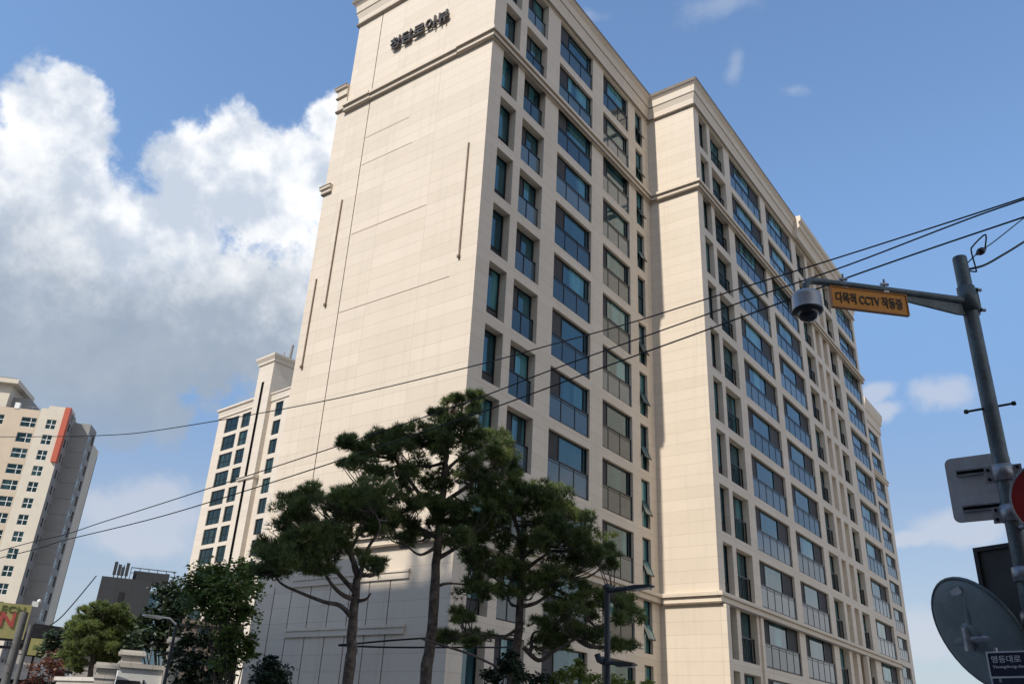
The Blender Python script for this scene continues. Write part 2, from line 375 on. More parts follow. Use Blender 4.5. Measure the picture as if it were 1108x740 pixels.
def text_obj(name, txt, size, depth, mat, parent, M, bold=0.0, align='LEFT', width=None, height=None, space=1.0):
    me = text_mesh(txt, size, depth, bold, align, space)
    if len(me.vertices):
        xs = [v.co.x for v in me.vertices]; ys = [v.co.y for v in me.vertices]
        sx = width/(max(xs)-min(xs)) if width else 1; sy = height/(max(ys)-min(ys)) if height else 1
        ox, oy = min(xs), min(ys)
        for v in me.vertices: v.co = Vector(((v.co.x-ox)*sx, (v.co.y-oy)*sy, v.co.z))
    me.materials.clear(); me.materials.append(MATS[mat]); me.transform(M)
    o = bpy.data.objects.new(name, me); sc.collection.objects.link(o); o.parent = parent
    return o

# ------------------------------------------------------------------ ground
X0, Y0 = -19.608, 23.362
Y1 = 39.513; XC = -16.46
g = MB(); g.poly([(-1500, -1500, 0), (1500, -1500, 0), (1500, 1500, 0), (-1500, 1500, 0)], 'earth'); tag(g.build('ground'), kind='structure')
g = MB(); g.poly([(-300, -8, .004), (300, -8, .004), (300, 3.2, .004), (-300, 3.2, .004)], 'asphalt'); tag(g.build('road'), kind='structure')
g = MB()
for k in range(-30, 30): g.poly([(k*8, -2.5, .008), (k*8+4, -2.5, .008), (k*8+4, -2.35, .008), (k*8, -2.35, .008)], 'road_white')
tag(g.build('road_marking'), kind='structure')
g = MB(); g.poly([(-15.5, 12, .02), (60, 12, .02), (60, 120, .02), (-15.5, 120, .02)], 'bounce_plaza'); tag(g.build('bounce_plaza'), kind='structure')  # unseen paving added to bounce light up onto the shaded window fronts
g = MB(); g.box((-300, 3.2, -.1), (300, 11.5, .14), 'paving'); tag(g.build('pavement'), kind='structure')

# ------------------------------------------------------------------ the stone apartment building
HB = H
def zz(z): return z + HB
bld = empty('apartment_building', 'tall cream limestone apartment building with black lettering high on its blank side wall', 'building', (X0, Y0, 0))
D2 = Y1-Y0; XR = XC-X0; L2 = 34.6; YE = D2+L2; WL = -10.6
TOPS = [zz(6.5+2.985*k) for k in range(-2, 11)]
WH = 2.47
ROOF = zz(37.7)
F1 = [('narrow', .90, 2.15, .42), ('tall', 2.70, 4.58, .42), ('wide', 5.80, 9.25, .20), ('wide2', 10.46, 13.50, .20), ('vent', 14.40, 15.30, .20)]
F2 = [('narrow2', .75, 1.97, .36), ('tall2', 2.45, 4.65, .42), ('bay', 5.62, 11.20, .20), ('bay2', 12.25, 17.65, .20), ('slim', 18.75, 20.90, .44),
      ('niche', 21.55, 22.62, .50), ('niche', 23.40, 24.50, .50), ('slim2', 25.25, 27.25, .42), ('bay3', 28.75, 34.0, .26)]
w = MB()
ops1 = [(a, b, t-WH, t, d+.05) for k, a, b, d in F1 for t in TOPS]
ops2 = [(a, b, t-WH, t, d if k == 'niche' else d+.05, 'limestone' if k == 'niche' else 'interior') for k, a, b, d in F2 for t in TOPS]
w.facade((0, 0, 0), (0, 1, 0), (1, 0, 0), 0, D2, 0, ROOF, ops1, 'limestone')
w.facade((XR, D2, 0), (0, 1, 0), (1, 0, 0), 0, L2, 0, ROOF, ops2, 'limestone')
JW = .055
gro = [(-8.1-JW/2, -8.1+JW/2, zz(6.95), zz(36.6), .04, 'joint_brown')]
for gx in (-9.4, -8.33, -7.2, -6.08, -5.0, -3.98, -2.92): gro.append((gx-.025, gx+.025, zz(-1.5), zz(5.2), .03, 'joint_brown'))
for z_, a, b in ((27.72, -8.02, -5.0), (26.0, -8.02, -4.6), (21.87, -8.02, -3.2), (17.6, -8.02, -1.4)): gro.append((a, b, zz(z_)-.018, zz(z_)+.018, .03, 'joint_brown'))
w.facade((0, 0, 0), (1, 0, 0), (0, -1, 0), -9.95, 0, 0, ROOF, gro, 'limestone')
w.facade((0, 0, 0), (1, 0, 0), (0, -1, 0), WL, -9.95, 0, zz(32.0), [], 'limestone')
w.facade((0, D2, 0), (1, 0, 0), (0, -1, 0), 0, XR, 0, ROOF, [], 'limestone')
w.poly([(WL, YE, 0), (WL, 0, 0), (WL, 0, zz(32)), (WL, YE, zz(32))], 'limestone')
w.poly([(WL, 0, zz(32)), (-9.95, 0, zz(32)), (-9.95, YE, zz(32)), (WL, YE, zz(32))], 'roof_gray')
w.poly([(-9.95, YE, zz(32)), (-9.95, 0, zz(32)), (-9.95, 0, ROOF), (-9.95, YE, ROOF)], 'limestone')
w.poly([(XR, YE, 0), (WL, YE, 0), (WL, YE, zz(32)), (-9.95, YE, zz(32)), (-9.95, YE, ROOF), (XR, YE, ROOF)], 'limestone')
w.build('wall', bld)
r = MB(); r.poly([(-9.95, 0, ROOF-.1), (0, 0, ROOF-.1), (0, D2, ROOF-.1), (XR, D2, ROOF-.1), (XR, YE, ROOF-.1), (-9.95, YE, ROOF-.1)], 'roof_gray'); r.build('roof', bld)
# parapet with its cornice
c = MB()
prof = [(0, zz(36.50)), (.13, zz(36.50)), (.13, zz(36.60)), (.06, zz(36.62)), (.09, zz(37.0)), (.20, zz(37.36)), (.22, zz(37.48)), (.26, zz(37.9)), (.40, zz(38.08)),
        (.46, zz(38.12)), (.46, zz(38.26)), (-.3, zz(38.26)), (-.3, ROOF-.2)]
c.sweep([(-9.95, 12), (-9.95, 0), (0, 0), (0, D2), (XR, D2), (XR, YE), (0, YE)], prof, 'limestone')
c.build('cornice', bld)
c = MB()
prof = [(0, zz(36.55)), (.40, zz(36.58)), (.42, zz(37.1)), (.52, zz(37.35)), (.66, zz(37.42)), (.66, zz(37.55)), (.60, zz(37.85)), (.80, zz(38.0)), (.82, zz(38.36)), (.76, zz(38.42)), (-.4, zz(38.42)), (-.4, zz(37.8))]
c.sweep([(XR, D2+18.2), (XR, D2+29.8)], prof, 'limestone'); c.build('cornice', bld)
# string courses
b = MB()
bprof = lambda z0, p: [(0, z0), (p+.03, z0), (p+.03, z0+.07), (p, z0+.09), (p, z0+.31), (p+.13, z0+.33), (p+.13, z0+.50), (p+.02, z0+.54), (0, z0+.54)]
b.sweep([(-8.05, 0), (-2.09, 0)], bprof(zz(30.22), .10), 'limestone')
b.sweep([(-2.09, 0), (0, 0), (0, D2), (XR, D2), (XR, YE), (0, YE)], bprof(zz(30.22), .15), 'limestone')
b.sweep([(-10.0, 0), (-8.05, 0)], bprof(zz(30.22), .15), 'limestone')
b.build('string_course', bld)
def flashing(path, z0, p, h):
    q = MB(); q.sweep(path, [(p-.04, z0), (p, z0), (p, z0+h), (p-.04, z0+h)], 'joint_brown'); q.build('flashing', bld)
FULL = [(0, 0), (0, D2), (XR, D2), (XR, YE)]
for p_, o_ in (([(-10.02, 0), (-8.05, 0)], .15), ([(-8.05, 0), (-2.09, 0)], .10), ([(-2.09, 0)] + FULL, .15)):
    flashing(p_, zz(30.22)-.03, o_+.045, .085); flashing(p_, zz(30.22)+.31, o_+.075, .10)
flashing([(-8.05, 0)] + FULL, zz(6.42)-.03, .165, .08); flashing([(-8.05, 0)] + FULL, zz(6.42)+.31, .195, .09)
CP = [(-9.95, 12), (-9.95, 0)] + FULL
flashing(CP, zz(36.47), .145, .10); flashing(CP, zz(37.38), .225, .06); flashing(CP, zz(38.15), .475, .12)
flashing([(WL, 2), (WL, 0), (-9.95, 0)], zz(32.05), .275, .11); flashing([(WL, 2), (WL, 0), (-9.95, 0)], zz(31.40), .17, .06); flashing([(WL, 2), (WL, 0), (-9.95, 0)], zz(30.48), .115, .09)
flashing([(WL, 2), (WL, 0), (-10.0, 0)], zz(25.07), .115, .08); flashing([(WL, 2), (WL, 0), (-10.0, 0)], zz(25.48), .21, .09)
b = MB(); b.sweep([(-8.05, 0), (0, 0), (0, D2), (XR, D2), (XR, YE)], bprof(zz(6.42), .12), 'limestone'); b.build('string_course', bld)
b = MB()
b.sweep([(WL, 2), (WL, 0), (-9.95, 0)], [(0, zz(30.5)), (.1, zz(30.5)), (.1, zz(30.6)), (.04, zz(30.62)), (.08, zz(31.4)), (.16, zz(31.42)), (.16, zz(31.48)), (.12, zz(31.5)), (.14, zz(31.95)), (.26, zz(31.97)), (.26, zz(32.14)), (0, zz(32.2))], 'limestone'); b.build('moulding', bld); b = MB()
b.sweep([(WL, 2), (WL, 0), (-10.0, 0)], [(0, zz(25.1)), (.10, zz(25.1)), (.10, zz(25.32)), (.2, zz(25.36)), (.2, zz(25.56)), (0, zz(25.6))], 'limestone')
b.build('moulding', bld)
for z0, z1 in ((3.26, 3.56), (5.18, 5.50)): b = MB(); b.box((-8.27, -.07, zz(z0)), (-2.0, .01, zz(z1)), 'limestone'); b.box((-8.3, -.11, zz(z1)-.08), (-1.97, .01, zz(z1)+.02), 'limestone'); b.build('moulding', bld)
b = MB()
for gx, z0, z1 in ((-9.05, 18.3, 24.25), (-10.02, 15.3, 19.95), (-.92, 18.45, 24.4)):
    b = MB(); b.box((gx-.035, -.06, zz(z0)), (gx+.035, 0, zz(z1)), 'joint_brown'); b.box((gx-.06, -.12, zz(z0)-.1), (gx+.06, 0, zz(z0)+.02), 'joint_brown'); b.build('joint_strip', bld)
for py, wd in ((D2+.0, .42), (D2+24.05, .4), (D2+4.98, .34)):
    b = MB(); b.box((XR-.02, py-.002, 0), (XR+.30 if wd > .35 else XR+.1, py+wd, zz(6.36 if wd > .35 else 6.40)), 'limestone'); b.build('pilaster', bld)
b = MB(); b.lathe([(.001, .5), (.09, .48), (.14, .4), (.14, .1), (.2, .08), (.2, 0)][::-1], 'white_trim', Matrix.Translation((.05, 9.9, zz(38.26)))); b.build('roof_vent', bld)
# lettering on stand-off rail
M = Matrix.Translation((-6.95, -.15, zz(32.92))) @ Matrix.Rotation(R_(90), 4, 'X')
text_obj('lettering', '청담로이뷰', .8, .14, 'bronze', bld, M, bold=.010, width=4.05, height=.80)
b = MB(); b.box((-6.9, -.13, zz(33.04)), (-2.95, -.09, zz(33.09)), 'bronze'); b.build('sign_rail', bld)

# windows: local x along the wall, z up, outside is -y
def window_proto(w_, h_, kind, depth):
    f = MB(); gl = MB(); sr = MB(); ra = MB(); rg = MB()
    t = .06
    def bar(a, b, y0=-.06, y1=.03): f.box((a[0], y0, a[1]), (b[0], y1, b[1]), 'dark_metal')
    bar((0, 0), (t, h_)); bar((w_-t, 0), (w_, h_)); bar((t, 0), (w_-t, t)); bar((t, h_-t), (w_-t, h_))
    def pane(x0, x1, z0=t, z1=h_-t): gl.box((x0, -.012, z0), (x1, .012, z1), 'window_glass')
    def scr(x0, x1, z0=t, z1=h_-t): sr.box((x0, -.03, z0), (x1, -.002, z1), 'screen')
    splits = []
    rail = None
    if kind.startswith('wide'):
        s = w_*(.30 if kind == 'wide' else .22); e = w_*.90
        scr(t, s); pane(s+.05, e); pane(e+.05, w_-t); bar((s, t), (s+.05, h_-t)); bar((e, t), (e+.05, h_-t)); rail = [0, s+.02, (s+w_)/2, w_]
    elif kind.startswith('bay'):
        s = w_*.20; e = w_*.70
        f.box((t, -.03, t), (s, -.002, h_-t), 'screen'); pane(s+.06, e); scr(e+.06, w_-t); bar((s, t), (s+.06, h_-t)); bar((e, t), (e+.06, h_-t)); rail = [w_*k/5 for k in range(6)]
    elif kind.startswith('tall') or kind.startswith('slim'):
        s = w_*.45; scr(t, s); pane(s+.05, w_-t); bar((s, t), (s+.05, h_-t)); rail = [0, w_/2, w_] if kind.startswith('tall') else [0, w_/3, w_*2/3, w_]
    elif kind.startswith('narrow'):
        pane(t, w_-t, .62, h_-t); scr(t, w_-t, t, .57); bar((t, .57), (w_-t, .62))
    else:                                                   # vent: awning sash standing open
        bar((t, h_*.52), (w_-t, h_*.52+.06)); pane(t, w_-t, t, h_*.52); pane(t, w_-t, h_*.52+.06)
    if rail:
        y = -(depth-.09) if depth < .3 else -(depth-.22)
        for i, x in enumerate(rail):
            x = min(max(x, .03), w_-.03); ra.box((x-.022, y-.022, .03), (x+.022, y+.022, 1.19), 'dark_metal')
        ra.box((.0, y-.035, 1.17), (w_, y+.035, 1.23), 'dark_metal'); ra.box((.05, y-.02, .04), (w_-.05, y+.02, .09), 'dark_metal')
        if kind[:4] in ('wide', 'bay', 'bay2', 'bay3'): ra.box((.05, y-.02, 1.05), (w_-.05, y+.02, 1.085), 'dark_metal')
        if kind in ('tall2', 'slim', 'slim2'):
            for k in range(1, 12): ra.box((w_*k/12-.009, y-.009, .09), (w_*k/12+.009, y+.009, 1.17), 'dark_metal')
        else:
          for i in range(len(rail)-1): rg.box((rail[i]+.05, y-.006, .1), (rail[i+1]-.05, y+.006, 1.16), 'railing_glass')
    return f, gl, sr, ra, rg
sash = MB(); Mv = Matrix.Translation((0, -.05, WH*.52+.05)) @ Matrix.Rotation(R_(-24), 4, 'X')
def windows(cols, origin, rz=R_(90)):
    for kind, a, b_, d in cols:
        if kind == 'niche': continue
        wd = b_-a
        nm = 'balcony_window' if kind[:3] in ('wid', 'bay') else 'window'
        f, gl, sr, ra, rg = window_proto(wd, WH, kind, d)
        meshes = [(n, q.mesh(n)) for n, q in (('glass', gl), ('insect_screen', sr), ('railing', ra), ('railing_glass', rg)) if q.f]
        if kind == 'vent':
            q = MB(); ww = wd-.12
            q.box((.06, -.03, -.75), (.06+ww, 0, 0), 'window_glass', Mv)
            for p0, p1 in (((.06, -.04, -.75), (.10, .01, 0)), ((.02+ww, -.04, -.75), (.06+ww, .01, 0)), ((.06, -.04, -.79), (.06+ww, .01, -.75)), ((.06, -.04, 0), (.06+ww, .01, .04))): q.box(p0, p1, 'dark_metal', Mv)
            open_mesh = q.mesh('open_sash')
        fm = f.mesh(nm)
        for ti, t in enumerate(TOPS):
            o = bpy.data.objects.new(nm, fm); sc.collection.objects.link(o); o.parent = bld
            o.location = Vector(origin) + Vector((-d, a, t-WH)); o.rotation_euler.z = rz
            for n, me in meshes:
                c_ = bpy.data.objects.new(n, me); sc.collection.objects.link(c_); c_.parent = o
            if kind == 'vent' and ti != 7:
                c_ = bpy.data.objects.new('open_sash', open_mesh); sc.collection.objects.link(c_); c_.parent = o
TOPS_ALL = TOPS; TOPS = TOPS[1:]
windows(F1, (0, 0, 0)); windows(F2, (XR, D2, 0))

# ------------------------------------------------------------------ the sister tower beyond its far end
tw = empty('apartment_building', 'distant stone apartment tower just past the far right end of the tall lettered building', 'building', (-22.75, 101.6, 0))
w = MB(); zt = 39.2; T2 = [H+9.4+2.985*k-3.0*2 for k in range(12)]
w.facade((0, 0, 0), (0, 1, 0), (1, 0, 0), 0, 7.0, 0, zz(zt-.5), [(1.1, 5.6, t-2.4, t, .2) for t in T2], 'limestone')
w.facade((0, 0, 0), (1, 0, 0), (0, -1, 0), -14, 0, 0, zz(zt-.5), [], 'limestone')
w.poly([(0, 7.0, 0), (-14, 7.0, 0), (-14, 7.0, zz(zt-.5)), (0, 7.0, zz(zt-.5))], 'limestone'); w.poly([(-14, 7.0, 0), (-14, 0, 0), (-14, 0, zz(zt-.5)), (-14, 7.0, zz(zt-.5))], 'limestone')
w.poly([(-14, 0, zz(zt-.6)), (0, 0, zz(zt-.6)), (0, 7.0, zz(zt-.6)), (-14, 7.0, zz(zt-.6))], 'roof_gray'); w.build('wall', tw)
c = MB(); c.sweep([(-14, 0), (0, 0), (0, 7.0), (-14, 7.0)], [(0, zz(zt-2.2)), (.12, zz(zt-2.2)), (.1, zz(zt-1.2)), (.3, zz(zt-.9)), (.22, zz(zt-.8)), (.4, zz(zt-.2)), (.42, zz(zt+.4)), (-.2, zz(zt+.4)), (-.2, zz(zt-.7))], 'limestone'); c.build('cornice', tw)
c = MB(); c.sweep([(-14, 0), (0, 0), (0, 7.0)], bprof(zz(30.4), .12), 'limestone'); c.build('string_course', tw)
f, gl, sr, ra, rg = window_proto(4.5, 2.4, 'bay', .2); fm = f.mesh('balcony_window')
mm = [(n, q.mesh(n)) for n, q in (('glass', gl), ('insect_screen', sr), ('railing', ra), ('railing_glass', rg))]
for t in T2:
    o = bpy.data.objects.new('balcony_window', fm); sc.collection.objects.link(o); o.parent = tw; o.location = (-.2, 1.1, t-2.4); o.rotation_euler.z = R_(90)
    for n, me in mm:
        c_ = bpy.data.objects.new(n, me); sc.collection.objects.link(c_); c_.parent = o

# ------------------------------------------------------------------ block behind the left edge of the side wall
def far_window(w_, h_, glassname, frame, cols, rows, parent, locs, rz=0, horiz=None):
    f = MB(); t = .09
    t = .09 if frame == 'dark_metal' else .06
    f.box((0, -.05, 0), (t, .06, h_), frame); f.box((w_-t, -.05, 0), (w_, .06, h_), frame); f.box((t, -.05, 0), (w_-t, .06, t), frame); f.box((t, -.05, h_-t), (w_-t, .06, h_), frame)
    for k in cols: f.box((w_*k-.05, -.04, t), (w_*k+.05, .05, h_-t), frame)
    for k in rows: f.box((t, -.045, h_*k-.05), (w_-t, .055, h_*k+.05), frame)
    gl = MB(); gl.box((t, -.01, t), (w_-t, .01, h_-t), glassname)
    fm = f.mesh('window'); gm = gl.mesh('glass')
    for l in locs:
        o = bpy.data.objects.new('window', fm); sc.collection.objects.link(o); o.parent = parent; o.location = l; o.rotation_euler.z = rz
        c_ = bpy.data.objects.new('glass', gm); sc.collection.objects.link(c_); c_.parent = o
bl = empty('apartment_building', 'cream apartment block with green windows and a narrow tower, half hidden behind the blank wall', 'building', (-108.44, 71.70, 0), R_(-5))
rows = [zz(41.5-2.757*k) for k in range(15)]
w = MB()
ops = [(2.1, 5.6, t-2.2, t, .25) for t in rows] + [(6.5, 9.4, t-2.2, t, .25) for t in rows]
w.facade((0, 0, 0), (1, 0, 0), (0, -1, 0), 0, 9.9, 0, zz(42.9), ops, 'far_stone')
w.facade((0, 0, 0), (1, 0, 0), (0, -1, 0), 13.6, 24, 0, zz(42.6), [(14.8, 16.6, t-2.1, t, .25) for t in rows] + [(18, 21, t-2.1, t, .25) for t in rows], 'far_stone')
w.facade((0, -.7, 0), (1, 0, 0), (0, -1, 0), 9.9, 13.6, 0, zz(48.6), [(11.2, 11.85, zz(2), zz(45.2), .6)], 'far_stone', reveal='interior')  # slit sides coloured near-black to keep the recess dark against the sun
w.poly([(9.9, 7.5, 0), (9.9, -.7, 0), (9.9, -.7, zz(48.6)), (9.9, 7.5, zz(48.6))], 'far_stone'); w.poly([(13.6, -.7, 0), (13.6, 7.5, 0), (13.6, 7.5, zz(48.6)), (13.6, -.7, zz(48.6))], 'far_stone'); w.poly([(13.6, 7.5, 0), (9.9, 7.5, 0), (9.9, 7.5, zz(48.6)), (13.6, 7.5, zz(48.6))], 'far_stone')
w.poly([(0, 16, 0), (0, 0, 0), (0, 0, zz(42.9)), (0, 16, zz(42.9))], 'far_stone'); w.poly([(24, 0, 0), (24, 16, 0), (24, 16, zz(42.6)), (24, 0, zz(42.6))], 'far_stone'); w.poly([(24, 16, 0), (0, 16, 0), (0, 16, zz(42.6)), (24, 16, zz(42.6))], 'far_stone')
w.poly([(0, 0, zz(42.5)), (24, 0, zz(42.5)), (24, 16, zz(42.5)), (0, 16, zz(42.5))], 'roof_gray'); w.build('wall', bl)
c = MB(); c.sweep([(0, 8), (0, 0), (9.9, 0)], [(0, zz(42.0)), (.15, zz(42.0)), (.15, zz(42.2)), (.1, zz(42.3)), (.2, zz(43.0)), (.4, zz(43.1)), (.4, zz(43.4)), (-.2, zz(43.4)), (-.2, zz(42.4))], 'far_stone'); c.build('cornice', bl); c = MB()
c.sweep([(13.6, 0), (24, 0)], [(0, zz(41.9)), (.15, zz(41.9)), (.15, zz(42.2)), (.2, zz(42.8)), (.35, zz(42.9)), (.35, zz(43.1)), (-.2, zz(43.1)), (-.2, zz(42.4))], 'far_stone'); c.build('cornice', bl); c = MB()
c.sweep([(9.9, 7), (9.9, -.7), (13.6, -.7), (13.6, 7)], [(0, zz(47.9)), (.2, zz(48.0)), (.2, zz(48.3)), (.5, zz(48.8)), (.5, zz(49.1)), (-.2, zz(49.1)), (-.2, zz(48.4))], 'far_stone'); c.build('cornice', bl); c = MB()
c.sweep([(9.9, 0), (9.9, -.7), (13.6, -.7), (13.6, 0)], [(0, zz(30.6)), (.25, zz(30.7)), (.25, zz(31.1)), (0, zz(31.2))], 'far_stone'); c.build('cornice', bl)
far_window(3.5, 2.2, 'far_glass', 'dark_metal', (.36, .72), (.45,), bl, [(2.1, .2, t-2.2) for t in rows])
far_window(2.9, 2.2, 'far_glass', 'dark_metal', (.4,), (.45,), bl, [(6.5, .2, t-2.2) for t in rows])
far_window(1.8, 2.1, 'far_glass', 'dark_metal', (.5,), (), bl, [(14.8, .2, t-2.1) for t in rows])
a = MB(); a.tube([(13.0, 2, zz(49)), (13.3, 2, zz(51.6))], .22, 'far_grey_and_shade'); a.tube([(11.8, 2, zz(49)), (11.3, 2, zz(51.0))], .10, 'far_grey_and_shade'); a.box((11.2, 1.5, zz(48.6)), (13.5, 3.6, zz(49.35)), 'far_grey_and_shade'); a.build('rooftop_equipment', bl)

# ------------------------------------------------------------------ high-rise at the left edge
lt = empty('high_rise', 'pale high-rise with an orange-red vertical strip at its corner and white cross-barred windows', 'building', (-151.555, 65.24, 0), R_(48))
rows = [zz(47.45-2.82*k) for k in range(16)]
w = MB()
w.facade((0, 0, 0), (1, 0, 0), (0, -1, 0), -16, -.55, 0, zz(48.9), [(-3.3, -.8, t-1.75, t, .2) for t in rows] + [(-8.6, -6.1, t-1.75, t, .2) for t in rows], 'far_beige')
w.facade((0, -.12, 0), (1, 0, 0), (0, -1, 0), -.55, 4.2, 0, zz(49.4), [(.85, 2.45, t-1.75, t, .2) for t in rows], 'far_cream')
w.box((.6, -.119, zz(48)), (4.2, 3, zz(49.95)), 'far_cream')
w.facade((4.2, .0, 0), (0, 1, 0), (1, 0, 0), -.12, 4.0, 0, zz(49.4), [(1.2, 2.0, t-1.5, t, .2) for t in rows] + [(2.8, 3.4, t-1.5, t, .2) for t in rows], 'far_grey_and_shade')
w.facade((0, 4.0, 0), (1, 0, 0), (0, -1, 0), 4.2, 7.0, 0, zz(48.6), [(4.2, 7.0, zz(45.9-2.82*k), zz(45.98-2.82*k), .05, 'far_grey_and_shade') for k in range(15)], 'far_grey_and_shade')  # darker grey here deepens the front block's shadow on this wall
w.facade((7.0, 4.0, 0), (0, 1, 0), (1, 0, 0), 0, 4.5, 0, zz(48.6), [(.5, 2.2, t-1.9, t-.1, .2) for t in rows] + [(2.8, 4.1, t-1.9, t-.1, .2) for t in rows], 'far_grey_and_shade')
w.poly([(7.0, 8.5, 0), (4.2, 8.5, 0), (4.2, 8.5, zz(48.6)), (7.0, 8.5, zz(48.6))], 'far_cream'); w.poly([(4.2, 4, zz(48.3)), (7.0, 4, zz(48.3)), (7.0, 8.5, zz(48.3)), (4.2, 8.5, zz(48.3))], 'roof_gray')
w.poly([(4.2, 4, 0), (4.2, 23, 0), (4.2, 23, zz(49.0)), (4.2, 4, zz(49.0))], 'far_cream')
w.poly([(-16, 0, zz(48.6)), (4.2, 0, zz(48.6)), (4.2, 23, zz(48.6)), (-16, 23, zz(48.6))], 'roof_gray')
w.poly([(-16, 23.4, 0), (-16, 0, 0), (-16, 0, zz(48.9)), (-16, 23.4, zz(48.9))], 'far_grey_and_shade'); w.poly([(4.2, 23.4, 0), (-16, 23.4, 0), (-16, 23.4, zz(48.9)), (4.2, 23.4, zz(48.9))], 'far_grey_and_shade'); w.build('wall', lt)
p = MB(); p.box((-17, .5, zz(48.6)), (-6.6, 8, zz(53.2)), 'far_cream'); p.box((-17.4, -.6, zz(53.2)), (-5.4, 9, zz(54.0)), 'far_cream'); p.box((-17.2, -.2, zz(54.0)), (-6, 8.6, zz(54.3)), 'roof_gray'); p.box((-6.6, 2.5, zz(48.6)), (-3.6, 8, zz(51.6)), 'far_grey_and_shade'); p.build('penthouse', lt)
p = MB(); p.box((-5, -.1, zz(48.8)), (-4.2, .6, zz(49.9)), 'white_trim'); p.box((-3.4, 1, zz(49.7)), (.6, 1.06, zz(49.76)), 'far_grey_and_shade')
for k in range(5): p.box((-3.4+k, 1, zz(48.8)), (-3.36+k, 1.05, zz(49.7)), 'far_grey_and_shade')
p.build('roof_railing', lt)
p = MB(); p.box((3.4, -.6, zz(39.9)), (4.3, .5, zz(49.5)), 'orange_panel'); p.box((3.4, -.5, zz(49.5)), (4.3, .4, zz(49.9)), 'orange_panel'); p.build('orange_strip', lt)
far_window(2.5, 1.75, 'far_glass', 'white_trim', (.62,), (.52,), lt, [(-3.3, .14, t-1.75) for t in rows])
far_window(2.5, 1.75, 'far_glass', 'white_trim', (.62,), (.52,), lt, [(-8.6, .14, t-1.75) for t in rows])
far_window(1.6, 1.75, 'far_glass', 'white_trim', (.5,), (.5,), lt, [(.85, .02, t-1.75) for t in rows])
far_window(.8, 1.5, 'far_glass', 'dark_metal', (), (.5,), lt, [(4.06, 1.2, t-1.5) for t in rows], R_(90))
far_window(1.7, 1.8, 'shop_glass', 'white_trim', (.5,), (.5,), lt, [(6.86, .5+4.0, t-1.9) for t in rows], R_(90))

# ------------------------------------------------------------------ dark office block with antennas
P = at(104, 660, 85); Q = at(152, 660, 85); hz_ = math.atan2(Q.y-P.y, Q.x-P.x)
ob = empty('office_building', 'small dark grey building with mobile antennas on its roof and a glazed wing', 'building', (P.x, P.y, 0), hz_)
ht = at(104, 622, 85).z
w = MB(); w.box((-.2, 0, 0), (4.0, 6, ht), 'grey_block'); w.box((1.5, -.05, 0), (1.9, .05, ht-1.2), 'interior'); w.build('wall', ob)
w = MB(); w.box((4.0, .4, 0), (7.2, 6, ht-1.0), 'shop_glass'); w.build('glazed_wing', ob)
w = MB(); w.box((3.95, .3, ht-1.0), (7.5, 6.2, ht-.85), 'white_trim')
for k in (4.0, 5.1, 6.2, 7.15): w.box((k-.06, .34, 0), (k+.06, .5, ht-1.0), 'far_grey_and_shade')
w.build('wing_frame', ob)
w = MB()
for k in range(6): w.box((2.0+k*.75, .6, ht), (2.06+k*.75, .66, ht+1.1), 'lamp_paint')
w.box((2.0, .6, ht+1.05), (5.9, .66, ht+1.12), 'lamp_paint'); w.box((2.0, .6, ht+.6), (5.9, .66, ht+.66), 'lamp_paint'); w.box((2.3, 1.4, ht), (5.4, 4, ht+.95), 'grey_block'); w.build('roof_railing', ob)
random.seed(3)
for k, x in enumerate((.7, 1.05, 1.35, 1.7, 5.6, 6.0, 6.5, 7.0)):
    q = MB(); zb = ht if x < 4 else ht-.85
    q.tube([(x, 1.2, zb), (x+.05, 1.2, zb+1.3)], .05, 'lamp_paint', 6); q.box((x-.13, 1.0, zb+.35), (x+.15, 1.18, zb+1.5-.2*(k % 3)), 'far_grey_and_shade' if x > 4 else 'lamp_paint'); q.build('antenna', ob)

# ------------------------------------------------------------------ shops, billboard and poles at the lower left
def facing(P):                                      # yaw that turns local -y towards the camera
    return math.atan2(P[1], P[0]) - math.pi/2
P = at(-40, 720, 62)
sh = empty('shop_building', 'low grey shop building with dark canopy under the yellow billboard', 'building', (P.x, P.y, 0), facing(P))
b = MB(); b.box((-4, 0, 0), (5.6, 8, 3.6), 'far_grey_and_shade'); b.build('wall', sh)
b = MB(); b.box((-4.2, -.8, 3.3), (5.8, .05, 3.5), 'dark_roof'); b.box((-4.2, -.82, 3.5), (5.8, -.7, 4.35), 'sign_back'); b.build('canopy', sh)
P = at(3, 690, 60)
bb = empty('billboard', 'yellow billboard with large red letters at the far left edge', 'billboard', (P.x, P.y, 0), facing(P))
zb = P.z; b = MB(); b.box((-6, 0, zb), (1.05, .25, zb+1.95), 'bill_yellow'); b.build('panel', bb)
b = MB(); b.box((-6.05, -.04, zb-.55), (1.1, .3, zb-.4), 'dark_metal'); b.box((-6.05, -.03, zb-.12), (1.1, .28, zb), 'dark_metal')
for k in (-5.5, -3, -.6, .8): b.box((k-.06, .02, zb-.5), (k+.06, .14, zb), 'dark_metal'); b.box((k-.09, .3, 3.4), (k+.09, .5, zb+1.5), 'dark_metal')
b.build('support_frame', bb)
text_obj('lettering', 'EN', 1.0, .06, 'bill_red', bb, Matrix.Translation((-1.0, -.03, zb+.62)) @ Matrix.Rotation(R_(90), 4, 'X'), bold=.03, width=1.35, height=.82)
text_obj('lettering', 'ECH', .4, .05, 'bill_green', bb, Matrix.Translation((-.5, -.03, zb+1.46)) @ Matrix.Rotation(R_(90), 4, 'X'), width=1.2, height=.36)
b = MB(); b.lathe([(.05, 0), (.11, .05), (.11, .2), (.03, .26)], 'white_trim', Matrix.Translation((1.35, .1, zb+2.1))); b.box((1.0, .05, zb+1.9), (1.35, .15, zb+2.2), 'white_trim'); b.build('floodlight', bb)
